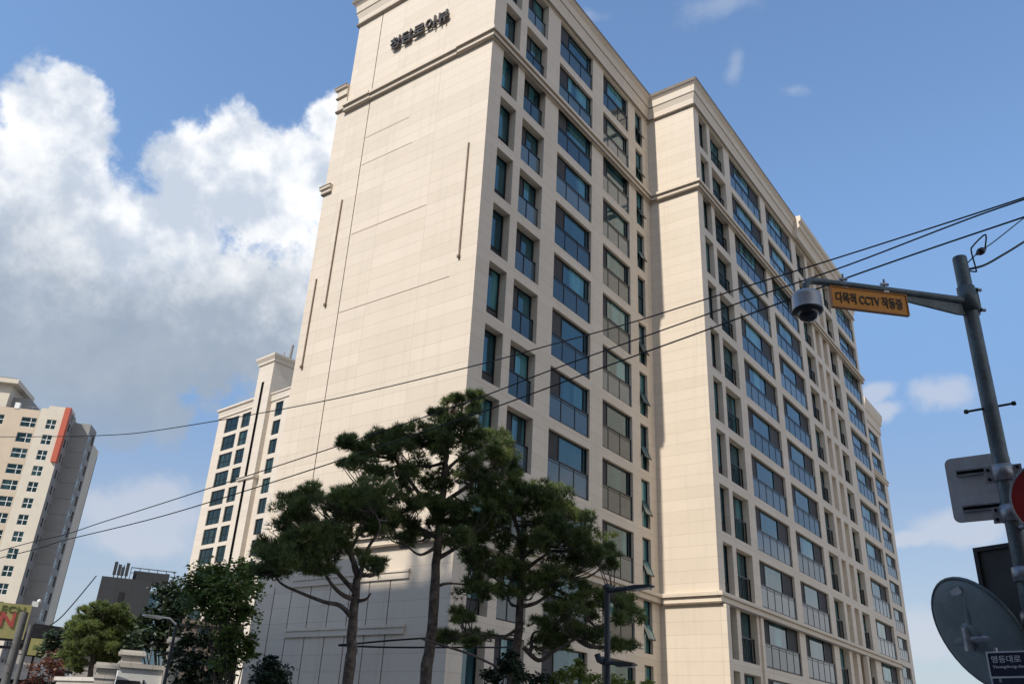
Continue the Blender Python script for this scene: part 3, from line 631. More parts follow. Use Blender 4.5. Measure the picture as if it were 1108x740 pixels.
def upole(px0, py0, px1, dist, rad, label, name='utility_pole', bolts=True):
    T = at(px0, py0, dist)
    e = empty(name, label, 'pole', (T.x, T.y, 0))
    b = MB(); b.tube([(0, 0, 0), (0, 0, T.z*.5), (0, 0, T.z)], [rad*1.25, rad*1.1, rad], 'pole_concrete', 14); b.build('pole', e)
    if bolts:
        b = MB()
        for k in range(9):
            a = k*2.4; z_ = T.z-.6-k*.42; b.tube([(0, 0, z_), (math.cos(a)*(rad+.2), math.sin(a)*(rad+.2), z_)], .02, 'dark_metal', 6)
        b.build('step_bolt', e)
    return e
upole(27, 662, 14, 48, .17, 'pale concrete utility pole beside the yellow billboard')
upole(34, 676, 20, 50, .1, 'thin grey pole just right of the concrete utility pole', bolts=False)
P = at(52, 700, 66)
sb = empty('low_building', 'low building with a dark hipped roof behind the reddish tree', 'building', (P.x, P.y, 0), facing(P))
zr = at(52, 692, 66).z
b = MB(); b.box((-1.6, .4, 0), (3.2, 6, zr-.2), 'plain_wall'); b.build('wall', sb)
b = MB(); b.poly([(-1.9, 0, zr-.3), (3.4, 0, zr-.3), (2.6, 3, zr+1.0), (-1.2, 3, zr+1.2)], 'dark_roof'); b.poly([(3.4, 0, zr-.3), (3.4, 6.3, zr-.3), (2.6, 3, zr+1.0)], 'dark_roof'); b.poly([(-1.9, 6.3, zr-.3), (-1.9, 0, zr-.3), (-1.2, 3, zr+1.2)], 'dark_roof'); b.poly([(3.4, 6.3, zr-.3), (-1.9, 6.3, zr-.3), (-1.2, 3, zr+1.2), (2.6, 3, zr+1.0)], 'dark_roof'); b.box((-1.9, .0, zr-.6), (3.4, .06, zr-.32), 'dark_roof'); b.build('roof', sb)
P = at(29, 708, 58); Q = at(47, 696, 58)
b = MB(); b.box((0, 0, 0), (1.25, .12, .9), 'bill_yellow'); b.box((-.06, .121, -.06), (1.31, .2, .96), 'dark_metal')
b.box((.3, .2, -2.2), (.42, .3, .9), 'dark_metal'); b.box((.2, -.012, .3), (1.0, 0, .55), 'bill_green')
o = b.build('shop_sign', loc=P); o.rotation_euler.z = facing(P); tag(o, 'small dull yellow shop sign under the dark hipped roof', 'sign')

# ------------------------------------------------------------------ garden wall with stone gate pillars
def pillar(px, py, dist, wd, label):
    T = at(px, py, dist); e = empty('gate_pillar', label, 'pillar', (T.x, T.y, 0), facing(T), 'cream stone pillars of the garden wall')
    h = T.z; a = wd/2
    b = MB(); b.box((-a, -a, 0), (a, a, h-.55), 'gate_stone'); b.build('shaft', e)
    b = MB(); b.box((-a*1.12, -a*1.12, h-.55), (a*1.12, a*1.12, h-.43), 'gate_stone'); b.box((-a*.95, -a*.95, h-.43), (a*.95, a*.95, h-.2), 'gate_stone'); b.box((-a*1.3, -a*1.3, h-.2), (a*1.3, a*1.3, h-.08), 'gate_stone'); b.box((-a*1.18, -a*1.18, h-.08), (a*1.18, a*1.18, h), 'gate_stone'); b.build('capital', e)
    return e
pillar(117, 717, 37, .68, 'short cream gate pillar at the left end of the white garden wall')
pillar(144, 704, 40, .80, 'cream gate pillar with a wide cap standing behind the white garden wall')
pillar(193, 690, 38, .62, 'tall narrow cream gate pillar beside the dark stone gatehouse')
P = at(129, 721, 37.6); Q = at(186, 718, 37.9)
L = math.hypot(Q.x-P.x, Q.y-P.y)
gw = empty('garden_wall', 'white garden wall with a stone coping between the gate pillars', 'wall', (P.x, P.y, 0), math.atan2(Q.y-P.y, Q.x-P.x))
b = MB(); b.box((0, 0, 0), (L, .3, P.z), 'white_trim')
b.build('panel', gw)
b = MB(); b.box((-.05, -.08, P.z), (L, .38, P.z+.16), 'gate_stone'); b.build('coping', gw)
b = MB(); b.box((0, -.06, P.z-1.4), (.85, -.005, P.z-.45), 'black_plastic'); b.box((.95, -.05, P.z-1.4), (1.0, -.005, P.z-.4), 'dark_metal'); b.build('name_plate', gw)
b = MB(); P = at(60, 741, 40); Q = at(107, 733, 38); L = math.hypot(Q.x-P.x, Q.y-P.y); b.box((0, 0, 0), (L, .35, Q.z-.12), 'gate_stone'); b.box((-.1, -.07, Q.z-.12), (L, .42, Q.z+.02), 'gate_stone')
o = b.build('garden_wall', loc=(P.x, P.y, 0)); o.rotation_euler.z = math.atan2(Q.y-P.y, Q.x-P.x); tag(o, 'low cream stone wall below the round garden pine, left of the gate pillars', 'wall')
P = at(215, 676, 41); gh = empty('gatehouse', 'dark brown stone gatehouse behind the leafy tree', 'gatehouse', (P.x, P.y, 0), facing(P))
b = MB(); b.box((-.55, 0, 0), (.95, 3, P.z), 'brown_stone'); b.build('wall', gh)
b = MB(); b.box((-.7, -.1, P.z), (1.9, 3.1, P.z+.18), 'brown_stone'); b.build('roof', gh)
b = MB(); b.box((.95, .3, 0), (1.9, 3, P.z), 'gate_stone'); b.build('stone_bay', gh)

# ------------------------------------------------------------------ trees
def tuft(v, f, p, d, n, ln, wd, rnd):
    a = d.orthogonal().normalized(); b = d.cross(a)
    for k in range(n):
        t = rnd.uniform(0, 6.283); s = rnd.uniform(.25, 1.0)
        q = (d*rnd.uniform(.5, 1) + (a*math.cos(t) + b*math.sin(t))*s).normalized()*ln*rnd.uniform(.7, 1.15)
        side = q.cross(Vector((rnd.uniform(-1, 1), rnd.uniform(-1, 1), rnd.uniform(-1, 1)))).normalized()*wd*.5
        i = len(v); v += [tuple(p-side), tuple(p+side), tuple(p+q)]; f.append((i, i+1, i+2))
def leafclump(v, f, p, n, rad, sz, rnd):
    for k in range(n):
        o = Vector((rnd.gauss(0, 1), rnd.gauss(0, 1), rnd.gauss(0, .8)))*rad*.5
        a = Vector((rnd.uniform(-1, 1), rnd.uniform(-1, 1), rnd.uniform(-.7, .4))).normalized(); b = a.cross(Vector((rnd.uniform(-1, 1), rnd.uniform(-1, 1), 1))).normalized()
        s = sz*rnd.uniform(.6, 1.3); i = len(v); c = p+o
        v += [tuple(c), tuple(c+a*s*.5+b*s*.33), tuple(c+a*s), tuple(c+a*s*.5-b*s*.33)]; f.append((i, i+1, i+2, i+3))
def crown_obj(v, f, mat, parent, base):
    me = bpy.data.meshes.new('crown'); me.from_pydata([(x-base.x, y-base.y, z-base.z) for x, y, z in v], [], f); me.materials.append(MATS[mat]); me.update()
    o = bpy.data.objects.new('crown', me); sc.collection.objects.link(o); o.parent = parent; return o
def curve(pts, n=5):
    out = []
    P = [pts[0]]+pts+[pts[-1]]
    for i in range(1, len(P)-2):
        for k in range(n):
            t = k/n; a, b, c, d = P[i-1], P[i], P[i+1], P[i+2]
            out.append(.5*((2*b)+(c-a)*t+(2*a-5*b+4*c-d)*t*t+(3*b-a-3*c+d)*t**3))
    out.append(pts[-1]); return out
def pine(label, dist, trunk, limbs, pads, seed, r_base, bark='bark_pine', needles='pine_needles', dens=1.0, name='pine_tree', ln=.125, wide=1.14, extra=1):
    rnd = random.Random(seed)
    T = [at(x, y, dist+dd) for x, y, dd in trunk]
    base = Vector((T[0].x, T[0].y, 0))
    e = empty(name, label, 'tree', base)
    tp = curve([base + (T[0]-base)*.0, T[0]] + T[1:], 5)
    tb = MB(); n = len(tp)
    wob = [p-base + Vector((rnd.uniform(-1, 1), rnd.uniform(-1, 1), 0))*r_base*.12 for p in tp]
    tb.tube(wob, [r_base*(1-.72*(i/(n-1))**1.2)*rnd.uniform(.95, 1.06) for i in range(n)], 'bark_pine' if bark == 'bark_pine' else bark, 10); tb.build('trunk', e)
    lb = MB(); knots = list(tp)
    for L_ in limbs:
        dd = rnd.uniform(-.5, .5); m = len(L_)
        pts = [at(x, y, dist + (L_[0][2] if len(L_[0]) > 2 else 0) + dd*i/max(1, m-1)) for i, (x, y, *_) in enumerate(L_)]
        cp = curve(pts, 5); k = len(cp); r0_ = r_base*(.46 if m > 3 else .36)
        lb.tube([p-base for p in cp], [max(.015, r0_*(1-.75*i/(k-1))) for i in range(k)], bark, 7); knots += cp
    v, f = [], []
    more = []
    for (px, py, rx, ry) in pads:
        for k in range(extra): more.append((px + rnd.uniform(-.95, .95)*rx, py + rnd.uniform(-.9, 1.1)*ry, rx*rnd.uniform(.45, .75), ry*rnd.uniform(.6, .95)))
    for (px, py, rx, ry) in pads + more:
        dd = rnd.uniform(-.9, .9); c0 = at(px, py, dist+dd)
        sc_ = (c0-Vector((0, 0, H))).length/FPX
        ax, ay, azr = rx*sc_*wide, rx*sc_*rnd.uniform(.8, 1.1), ry*sc_*1.25
        # twigs from the nearest limb into the pad
        near = min(knots, key=lambda q: (q-c0).length + max(0, q.z-c0.z)*1.5)
        for k in range(3):
            tip = c0 + Vector((rnd.uniform(-.7, .7)*ax, rnd.uniform(-.7, .7)*ay, rnd.uniform(-.3, .2)*azr))
            midp = (near+tip)/2 + Vector((rnd.uniform(-.1, .1), rnd.uniform(-.1, .1), -.06-.05*rnd.random()))
            lb.tube([p-base for p in curve([near, midp, tip], 4)], [.017, .016, .015, .014, .012, .011, .009, .007, .005], bark, 5, caps=False)
        nt_ = int(dens*(110 + 1500*ax*ay*(.4+azr)))
        subs = [(c0 + Vector((rnd.uniform(-.9, .9)*ax, rnd.uniform(-.85, .85)*ay, rnd.uniform(-.6, .75)*azr)), rnd.uniform(.20, .42)) for _ in range(9)]
        for k in range(nt_):
            c1, fr = subs[rnd.randrange(9)]
            u = Vector((rnd.gauss(0, 1), rnd.gauss(0, 1), rnd.gauss(0, 1))).normalized()*(rnd.random()**.45)
            p = c1 + Vector((u.x*ax*fr, u.y*ay*fr, u.z*azr*.42))
            d = (u*Vector((1, 1, .6)).length*.5 + Vector((0, 0, .55)) + Vector((rnd.uniform(-.4, .4), rnd.uniform(-.4, .4), 0))).normalized()
            tuft(v, f, p, d, 9, ln, .0125*dist/15, rnd)
    crown_obj(v, f, needles, e, base); lb.build('branches', e)
    return e
pine('left pine with a forked trunk and flat dark crown before the blank stone wall', 15.5,
     [(377, 736, 0), (381, 690, 0), (385, 637, 0), (386, 618, 0), (376, 594, 0), (362, 566, .1)],
     [[(381, 668), (368, 655), (351, 651), (325, 641), (303, 630), (292, 612)], [(385, 648), (372, 644), (359, 632), (344, 608), (330, 590)], [(386, 630), (393, 610), (398, 593), (411, 571), (404, 552)],
      [(387, 650), (396, 648), (401, 642)], [(384, 640), (366, 620), (352, 600), (350, 575)], [(378, 597), (390, 570), (385, 545)]],
     [(318, 541, 17, 6), (345, 539, 24, 8), (378, 539, 24, 11), (400, 530, 22, 13), (320, 558, 14, 6), (345, 566, 30, 13), (304, 590, 22, 12), (294, 603, 14, 9), (328, 597, 33, 17), (362, 586, 26, 15),
      (296, 619, 22, 7), (338, 614, 24, 7), (396, 556, 20, 13), (415, 562, 18, 10), (396, 606, 13, 8), (408, 616, 8, 7), (372, 560, 26, 12), (312, 575, 22, 10), (346, 585, 22, 12), (400, 575, 14, 8)], 11, .105)
pine('tallest pine with a straight trunk in front of the building corner', 16.5,
     [(461, 736, 0), (467, 682, 0), (472, 610, 0), (477, 560, 0), (481, 515, 0), (484, 480, 0), (488, 440, 0)],
     [[(476, 565), (462, 545), (447, 525), (434, 506), (420, 488), (405, 472)], [(474, 582), (455, 572), (435, 560), (415, 545)], [(478, 545), (500, 530), (520, 516), (543, 505)], [(481, 510), (505, 490), (530, 480)],
      [(473, 604), (486, 597), (500, 588), (510, 580)], [(471, 635), (484, 631), (503, 632)], [(484, 480), (470, 470), (440, 470)], [(483, 500), (460, 505), (440, 500)], [(479, 535), (455, 540), (430, 534)], [(474, 590), (455, 600), (440, 590)]],
     [(487, 435, 9, 4), (482, 447, 13, 5), (512, 447, 9, 5), (500, 452, 18, 10), (514, 430, 6, 5), (492, 468, 24, 10), (470, 470, 22, 11), (440, 470, 22, 9), (412, 472, 18, 7), (380, 478, 14, 6), (374, 481, 8, 4), (398, 486, 20, 9),
      (386, 505, 16, 7), (405, 516, 18, 9), (430, 487, 22, 10), (460, 490, 26, 13), (525, 472, 20, 10), (545, 480, 14, 8), (515, 494, 26, 12), (545, 505, 16, 13), (500, 518, 28, 11), (538, 524, 20, 11), (470, 520, 24, 9), (440, 512, 18, 8),
      (418, 535, 22, 9), (448, 545, 22, 8), (490, 545, 26, 9), (425, 560, 16, 7), (465, 572, 25, 7), (505, 562, 24, 9), (530, 548, 20, 10), (500, 585, 22, 7), (440, 585, 18, 6), (398, 540, 14, 8), (512, 600, 14, 8)], 23, .115)
pine('right pine leaning before the shaded window front, broad crown reaching the lamp', 17.0,
     [(553, 737, 0), (559, 700, 0), (563, 656, 0), (565, 610, 0), (561, 575, 0), (553, 550, .1)],
     [[(566, 618), (580, 607), (592, 598), (600, 582)], [(564, 656), (580, 652), (597, 640), (615, 625)], [(567, 700), (583, 714), (600, 704), (622, 691), (651, 676), (672, 668)], [(575, 700), (577, 685), (590, 681)],
      [(565, 605), (585, 585), (605, 560)], [(563, 585), (545, 572), (530, 560)], [(564, 640), (545, 632), (525, 618)], [(560, 680), (540, 690), (510, 684)]],
     [(548, 538, 24, 11), (575, 533, 26, 10), (600, 541, 24, 11), (612, 553, 20, 9), (578, 556, 34, 13), (545, 556, 22, 13), (618, 574, 24, 12), (598, 588, 30, 12), (566, 588, 26, 11), (640, 588, 20, 9), (652, 600, 14, 7), (655, 610, 10, 6),
      (627, 606, 26, 10), (590, 622, 26, 9), (548, 620, 26, 10), (522, 606, 24, 12), (530, 575, 22, 12), (510, 637, 16, 10), (540, 640, 20, 7), (650, 650, 22, 9), (674, 656, 16, 10), (682, 668, 12, 7), (618, 662, 26, 9), (598, 678, 26, 9),
      (638, 684, 26, 7), (668, 698, 18, 5), (590, 697, 20, 7), (500, 668, 13, 7), (482, 690, 13, 7), (520, 690, 18, 6), (630, 640, 18, 8), (575, 640, 18, 6)], 37, .105)
def leafy(label, dist, px, py_base, blobs, seed, mat, stems=None, sz=.09, n_per=900, rad=.05, name='broadleaf_tree', cat='tree', gap=.0):
    rnd = random.Random(seed); B = at(px, py_base, dist); base = Vector((B.x, B.y, 0)); e = empty(name, label, cat, base)
    tb = MB(); v, f = [], []
    for (x, y, rx, ry) in blobs:
        c0 = at(x, y, dist+rnd.uniform(-.8, .8)*rx/20); sc_ = (c0-Vector((0, 0, H))).length/FPX
        ax, azr = rx*sc_, ry*sc_
        st = base if not stems else base + Vector((0, 0, B.z*.6))
        mid = (st+c0)/2 + Vector((rnd.uniform(-.2, .2), rnd.uniform(-.2, .2), -.1))
        tb.tube([p-base for p in curve([base, Vector((base.x, base.y, 0))*.7 + Vector((c0.x, c0.y, 0))*.3 + Z*c0.z*.45, c0], 5)], [rad*(1-.09*i) for i in range(11)], 'bark_dark', 7, caps=False)
        nn = int(n_per*(rx*ry)/400)+20
        subs = [c0 + Vector((rnd.gauss(0, .45)*ax, rnd.gauss(0, .45)*ax, rnd.gauss(0, .42)*azr)) for _ in range(max(6, nn//28))]
        for k, s in enumerate(subs):
            leafclump(v, f, s, 26, ax*.36, sz, rnd)
            if k % 3 == 0: tb.tube([p-base for p in (c0, (c0+s)/2+Vector((0, 0, -.03)), s)], [rad*.25, rad*.18, rad*.1], 'bark_dark', 4, caps=False)
    crown_obj(v, f, mat, e, base); tb.build('trunk', e); return e
leafy('leafy green tree with feathery crown left of the blank stone wall', 31, 252, 737, [(235, 622, 22, 14), (262, 616, 16, 11), (215, 628, 18, 10), (248, 640, 26, 16), (222, 645, 20, 14), (270, 634, 12, 12), (240, 665, 24, 15), (262, 655, 14, 14), (252, 690, 16, 15), (246, 715, 15, 12), (268, 700, 9, 16)], 5, 'leaf_green', sz=.15, n_per=1500, rad=.06)
leafy('reddish autumn-leaved bush behind the leafy green tree near the gatehouse', 38, 258, 737, [(257, 670, 8, 10), (256, 682, 7, 8)], 15, 'leaf_red', sz=.16, n_per=900, rad=.03, name='bush', cat='bush')
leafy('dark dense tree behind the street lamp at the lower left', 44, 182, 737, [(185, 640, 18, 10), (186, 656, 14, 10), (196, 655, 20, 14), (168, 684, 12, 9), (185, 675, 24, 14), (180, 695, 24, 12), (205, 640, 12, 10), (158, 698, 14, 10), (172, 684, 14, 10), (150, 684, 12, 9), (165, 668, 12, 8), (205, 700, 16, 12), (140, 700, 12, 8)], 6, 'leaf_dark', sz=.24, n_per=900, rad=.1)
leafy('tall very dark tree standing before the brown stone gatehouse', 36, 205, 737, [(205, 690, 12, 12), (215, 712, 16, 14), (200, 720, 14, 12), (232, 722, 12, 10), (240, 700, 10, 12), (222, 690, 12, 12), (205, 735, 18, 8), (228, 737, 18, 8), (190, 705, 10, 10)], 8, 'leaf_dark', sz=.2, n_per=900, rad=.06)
pine('rounded garden pine with layered green pads above the low stone wall', 45, [(96, 737, 0), (100, 715, 0), (106, 690, 0), (112, 665, 0)],
     [[(101, 712), (92, 700), (84, 690)], [(105, 695), (120, 690), (135, 684)], [(103, 704), (118, 708), (128, 712)]],
     [(116, 658, 14, 5), (100, 661, 14, 5), (128, 664, 12, 5), (92, 668, 12, 5), (112, 672, 22, 7), (84, 678, 11, 4), (136, 676, 14, 6), (100, 684, 22, 7), (126, 688, 18, 7), (80, 690, 10, 5), (88, 700, 18, 6), (112, 702, 22, 7), (136, 698, 12, 6), (75, 708, 9, 5), (95, 714, 20, 6), (120, 715, 14, 5), (80, 722, 12, 5)],
     41, .15, dens=.5, ln=.2, name='pine_tree', wide=1.0, extra=0)
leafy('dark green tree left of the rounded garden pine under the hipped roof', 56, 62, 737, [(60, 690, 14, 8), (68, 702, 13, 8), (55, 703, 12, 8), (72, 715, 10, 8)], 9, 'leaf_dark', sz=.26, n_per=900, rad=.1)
leafy('reddish brown tree in the bottom left corner beyond the low stone wall', 50, 52, 737, [(56, 716, 14, 7), (44, 724, 14, 7), (62, 728, 14, 7), (36, 732, 10, 6)], 10, 'leaf_red', sz=.2, n_per=900, rad=.07)
leafy('small dark conical evergreen at the foot of the blank stone wall', 20, 293, 738, [(293, 711, 4, 4), (293, 716, 8, 5), (292, 723, 12, 6), (294, 729, 15, 7), (288, 735, 14, 7), (300, 735, 14, 7)], 12, 'leaf_dark', sz=.075, n_per=6000, rad=.03, name='shrub', cat='shrub')
leafy('bright yellow-green shrub at the foot of the right pine', 18, 630, 742, [(608, 731, 10, 7), (625, 727, 12, 8), (645, 734, 14, 6), (672, 736, 10, 5), (628, 716, 6, 6), (600, 736, 10, 5), (700, 740, 10, 5)], 13, 'leaf_bright', sz=.085, n_per=1500, rad=.02, name='shrub', cat='shrub')
leafy('deep green shrub left of the yellow-green one, under the right pine', 16, 545, 742, [(548, 722, 14, 9), (535, 732, 12, 8), (562, 728, 12, 9), (580, 735, 12, 6), (552, 710, 8, 6)], 14, 'leaf_dark', sz=.08, n_per=1700, rad=.02, name='shrub', cat='shrub')

# ------------------------------------------------------------------ street lamps
P = at(657, 640, 14.5)
lp = empty('street_lamp', 'dark grey street lamp with two flat heads beside the right pine', 'street lamp', (P.x, P.y, 0))
b = MB(); b.tube([(0, 0, 0), (0, 0, P.z*.5), (0, 0, P.z+.05)], [.06, .052, .046], 'lamp_paint', 14); b.lathe([(.07, 0), (.08, .03), (.03, .08)], 'lamp_paint', Matrix.Translation((0, 0, P.z+.05))); b.build('pole', lp)
def lamp_head(parent, A, B, wdt, th, mat='lamp_paint'):
    d = (B-A); L = d.length; d.normalize(); s = d.cross(Z).normalized(); u = s.cross(d)
    M = Matrix((d, s, u)).transposed().to_4x4(); M.translation = A
    b = MB(); b.prism([(0, -th*.5), (L*.12, -th*.9), (L, -th*.55), (L, -th*.15), (L*.3, th*.4), (0, th*.3)], -wdt/2, wdt/2, mat, M); b.build('lamp_head', parent)
    b = MB(); b.box((L*.25, -wdt*.4, -th*.95), (L*.92, wdt*.4, -th*.8), 'lamp_glass', M); b.build('lamp_lens', parent)
A = at(657, 639, 14.5); e1 = at(680, 636, 14.3); e2 = at(706, 632, 14.1); o_ = Vector((P.x, P.y, 0))
b = MB(); b.tube([A-o_, at(663, 638, 14.45)-o_, e1-o_], [.05, .042, .038], 'lamp_paint', 10)
b.build('arm', lp); b = MB(); A2 = at(655, 716, 14.5); b.tube([A2-o_, at(667, 717, 14.35)-o_], .035, 'lamp_paint', 10); b.tube([A2-o_, at(648, 713, 14.6)-o_, at(646, 707, 14.6)-o_], [.06, .055, .05], 'lamp_paint', 10); b.build('arm', lp)
lamp_head(lp, e1-o_, e2-o_, .17, .055); lamp_head(lp, at(667, 717.5, 14.35)-o_, at(687, 717, 14.2)-o_, .17, .06)
P = at(191, 675, 34.5)
l2 = empty('street_lamp', 'slender street lamp with one long thin arm before the dark dense tree', 'street lamp', (P.x, P.y, 0)); o_ = Vector((P.x, P.y, 0))
b = MB(); b.tube([(0, 0, 0), (0, 0, P.z)], [.08, .05], 'lamp_paint', 12); b.build('pole', l2)
b = MB(); b.tube([(0, 0, P.z-.03), at(184, 669, 34.4)-o_, at(174, 667.5, 34.2)-o_], [.04, .035, .03], 'sign_back', 8); b.build('arm', l2)
lamp_head(l2, at(175, 667.5, 34.2)-o_, at(156, 664, 33.8)-o_, .24, .08, 'sign_back')

# ------------------------------------------------------------------ CCTV pole and what hangs on it
PD = 6.5
top = at(1038, 279, PD); B0 = Vector((top.x, top.y, 0))
cp = empty('cctv_pole', 'grey galvanised steel pole with a long side arm at the right', 'pole', B0)
PR = .051
b = MB(); b.tube([(0, 0, 0), (0, 0, 1.75), (0, 0, 3), (0, 0, top.z-.01), (0, 0, top.z)], [PR*1.16, PR*1.1, PR*1.05, PR, PR*.95], 'galvanised', 28); b.build('pole', cp)
zc = at(1043, 325, PD).z
b = MB(); b.lathe([(PR+.004, -.10), (PR+.012, -.10), (PR+.012, .10), (PR+.004, .10)], 'galvanised', Matrix.Translation((0, 0, zc)))
tip = at(871, 302, 5.72); ad = (tip-B0); ad.z = 0; AL = ad.length; ad.normalize(); sd = ad.cross(Z)
for s in (1, -1):
    for k in (-.09, .08):
        c0 = Vector((0, 0, zc+k)) - ad*(PR+.02) + sd*.03*s; b.tube([c0, c0-ad*.03], .014, 'bracket_steel', 8)
b.box((-PR-.03, -.025, -.10), (-PR-.0, .025, .10), 'galvanised', Matrix.Translation((0, 0, zc)) @ Matrix.Rotation(math.atan2(ad.y, ad.x), 4, 'Z')); b.build('clamp', cp)
za = zc - .02
tz = tip.z
b = MB()
b.tube([ad*PR*.8 + Z*(za+.0), ad*AL*.45 + Z*(za+(tz-za)*.55), ad*AL*.93 + Z*(tz-.005), ad*AL*.975 + Z*(tz-.012), ad*AL*1.0 + Z*(tz-.05), ad*AL*1.005 + Z*(tz-.10)], [.033, .029, .026, .026, .026, .026], 'galvanised', 14)
b.prism([(PR*.7, za-.03), (PR*.7, za-.12), (.12, za-.12), (.95, za+(tz-za)*.4-.02), (.95, za+(tz-za)*.4+.01)], -.01, .01, 'galvanised', Matrix.Rotation(math.atan2(ad.y, ad.x), 4, 'Z')); b.build('arm', cp)
for x, z_ in ((.14, 0), (-.14, .0)): pass
b = MB(); zf = at(1062, 442, PD).z
sdir = rt.copy(); sdir.z = 0; sdir.normalize()
bd = (sdir*.95 + Z*.22).normalized()
b.tube([-bd*.18 + Z*zf, bd*.18 + Z*zf], .009, 'dark_metal', 8)
for s in (-1, 1): b.tube([bd*(.17*s) + Z*zf, bd*(.187*s) + Z*zf], .017, 'dark_metal', 8)
b.build('step_bolt', cp)
b = MB(); z1 = at(1100, 640, PD).z; b.lathe([(PR*1.1+.002, 0), (PR*1.1+.014, 0), (PR*1.1+.014, .09), (PR*1.1+.002, .09)], 'bracket_steel', Matrix.Translation((0, 0, z1+.06))); b.build('clamp', cp); b = MB()
b.lathe([(PR*1.12+.002, 0), (PR*1.12+.014, 0), (PR*1.12+.014, .08), (PR*1.12+.002, .08)], 'bracket_steel', Matrix.Translation((0, 0, z1-.22))); b.build('clamp', cp)
b = MB(); z2 = at(1100, 662, PD).z; b.lathe([(PR*1.16+.003, 0), (PR*1.16+.009, 0), (PR*1.14+.009, z2-.6), (PR*1.14+.003, z2-.6)], 'pole_sleeve', Matrix.Translation((0, 0, .6))); b.build('pole_sleeve', cp)
# dome camera hanging on the arm end
C0 = B0 + ad*AL*1.005 + Z*(tz-.10)
cc = empty('cctv_camera', 'grey dome security camera hanging from the end of the steel arm', 'camera', C0)
b = MB(); b.lathe([(.026, 0), (.034, -.002), (.055, -.012), (.085, -.02), (.098, -.035), (.103, -.06), (.104, -.15), (.106, -.155)], 'camera_shell', n=36); b.build('housing', cc)
b = MB(); b.lathe([(.106, -.155), (.108, -.16), (.107, -.17), (.088, -.178), (.07, -.18)], 'black_plastic', n=36); b.build('trim_ring', cc)
b = MB(); b.lathe([(.075, -.172), (.072, -.195), (.055, -.225), (.03, -.24), (.001, -.245)], 'smoked_dome', n=30); b.build('dome', cc)
# the yellow CCTV plate under the arm
s0 = at(898.5, 310.5, 5.81); s1 = at(979, 320.5, 6.13); sv = s1-s0; sv.z = 0; SL = sv.length; sv.normalize()
yz = math.atan2(sv.y, sv.x)
ps = empty('cctv_sign', 'yellow plate with black Hangul and CCTV lettering under the steel arm', 'sign', s0, yz)
slope = (s1.z-s0.z)/SL; SH = .158
Ms = Matrix(((1, 0, 0, 0), (0, 1, 0, 0), (slope, 0, 1, 0), (0, 0, 0, 1)))
b = MB(); b.box((0, -.006, -SH), (SL, .012, 0), 'sign_yellow', Ms); b.build('plate', ps)
b = MB()
for p0, p1 in (((-.008, -.012, -SH-.008), (SL+.008, .016, -SH)), ((-.008, -.012, 0), (SL+.008, .016, .008)), ((-.008, -.012, -SH), (0, .016, 0)), ((SL, -.012, -SH), (SL+.008, .016, 0))): b.box(p0, p1, 'sign_edge', Ms)
b.build('frame', ps)
for x in (.2*SL, .76*SL):
    b = MB(); b.box((x-.02, .0, -.02), (x+.02, .03, .05), 'bracket_steel', Ms); b.tube([Ms @ Vector((x-.03, .015, .085)), Ms @ Vector((x+.03, .015, .09))], .012, 'bracket_steel', 8)
    b.tube([Ms @ Vector((x, .015, .02)), Ms @ Vector((x, .015, .13))], .008, 'bracket_steel', 8)
    b.build('hanger', ps)
text_obj('lettering', '다목적 CCTV 작동중', .1, .003, 'letter_black', ps, Ms @ Matrix.Translation((SL*.05, -.009, -SH*.78)) @ Matrix.Rotation(R_(90), 4, 'X'), bold=.0016, width=SL*.89, height=SH*.56)
# back of a rectangular traffic sign
def plate_frame(px, py, dist, px2, py2, dist2):
    a = at(px, py, dist); b_ = at(px2, py2, dist2); d = b_-a; d.z = 0; return a, d.length, math.atan2(d.y, d.x)
def rrect(w_, h_, r, n=5):
    out = []
    for cx, cz, a0 in ((w_-r, h_-r, 0), (r, h_-r, 90), (r, r, 180), (w_-r, r, 270)):
        for k in range(n+1): a = R_(a0+90*k/n); out.append((cx+r*math.cos(a), cz+r*math.sin(a)))
    return out
a, L, yw = plate_frame(1033, 566, 6.68, 1106, 560, 6.62)
hS = at(1023, 497, 6.68).z-a.z
ts = empty('traffic_sign', 'back of a grey rounded rectangular traffic sign clamped to the pole', 'sign', a, yw)
b = MB(); b.prism(rrect(L, hS, .045), 0, .006, 'sign_back'); b.build('plate', ts)
for z_ in (.19*hS, .74*hS):
    b = MB()
    for y0, y1, z0, z1, m in ((-.03, -.002, .012, .022, 'bracket_steel'), (-.03, -.002, -.022, -.012, 'bracket_steel'), (-.006, -.002, -.012, .012, 'interior')): b.box((.07, y0, z_+z0), (L-.07, y1, z_+z1), m)
    b.build('bracket', ts)
for zt_, off in ((at(1075, 513, PD).z, 0), (at(1087, 556, PD).z, 0)):
    b = MB(); b.lathe([(PR*1.07+.002, -.055), (PR*1.07+.012, -.055), (PR*1.07+.012, .055), (PR*1.07+.002, .055)], 'bracket_steel', Matrix.Translation((0, 0, zt_)), 24)
    Mb = Matrix.Translation((0, 0, zt_)) @ Matrix.Rotation(yw, 4, 'Z')
    for s in (-1, 1):
        b.box((s*(PR*1.07), .0, -.055), (s*(PR*1.07+.06), .012, .055), 'bracket_steel', Mb)
        for k in (-.032, .032): b.tube([Mb @ Vector((s*(PR*1.07+.035), -.014, k)), Mb @ Vector((s*(PR*1.07+.035), .0, k))], .011, 'dark_metal', 8)
    if zt_ == at(1075, 513, PD).z: b.box((PR*.55, -PR*.98, -.055), (PR*.8, -PR*.86, .055), 'rust', Mb)
    b.build('clamp', cp)
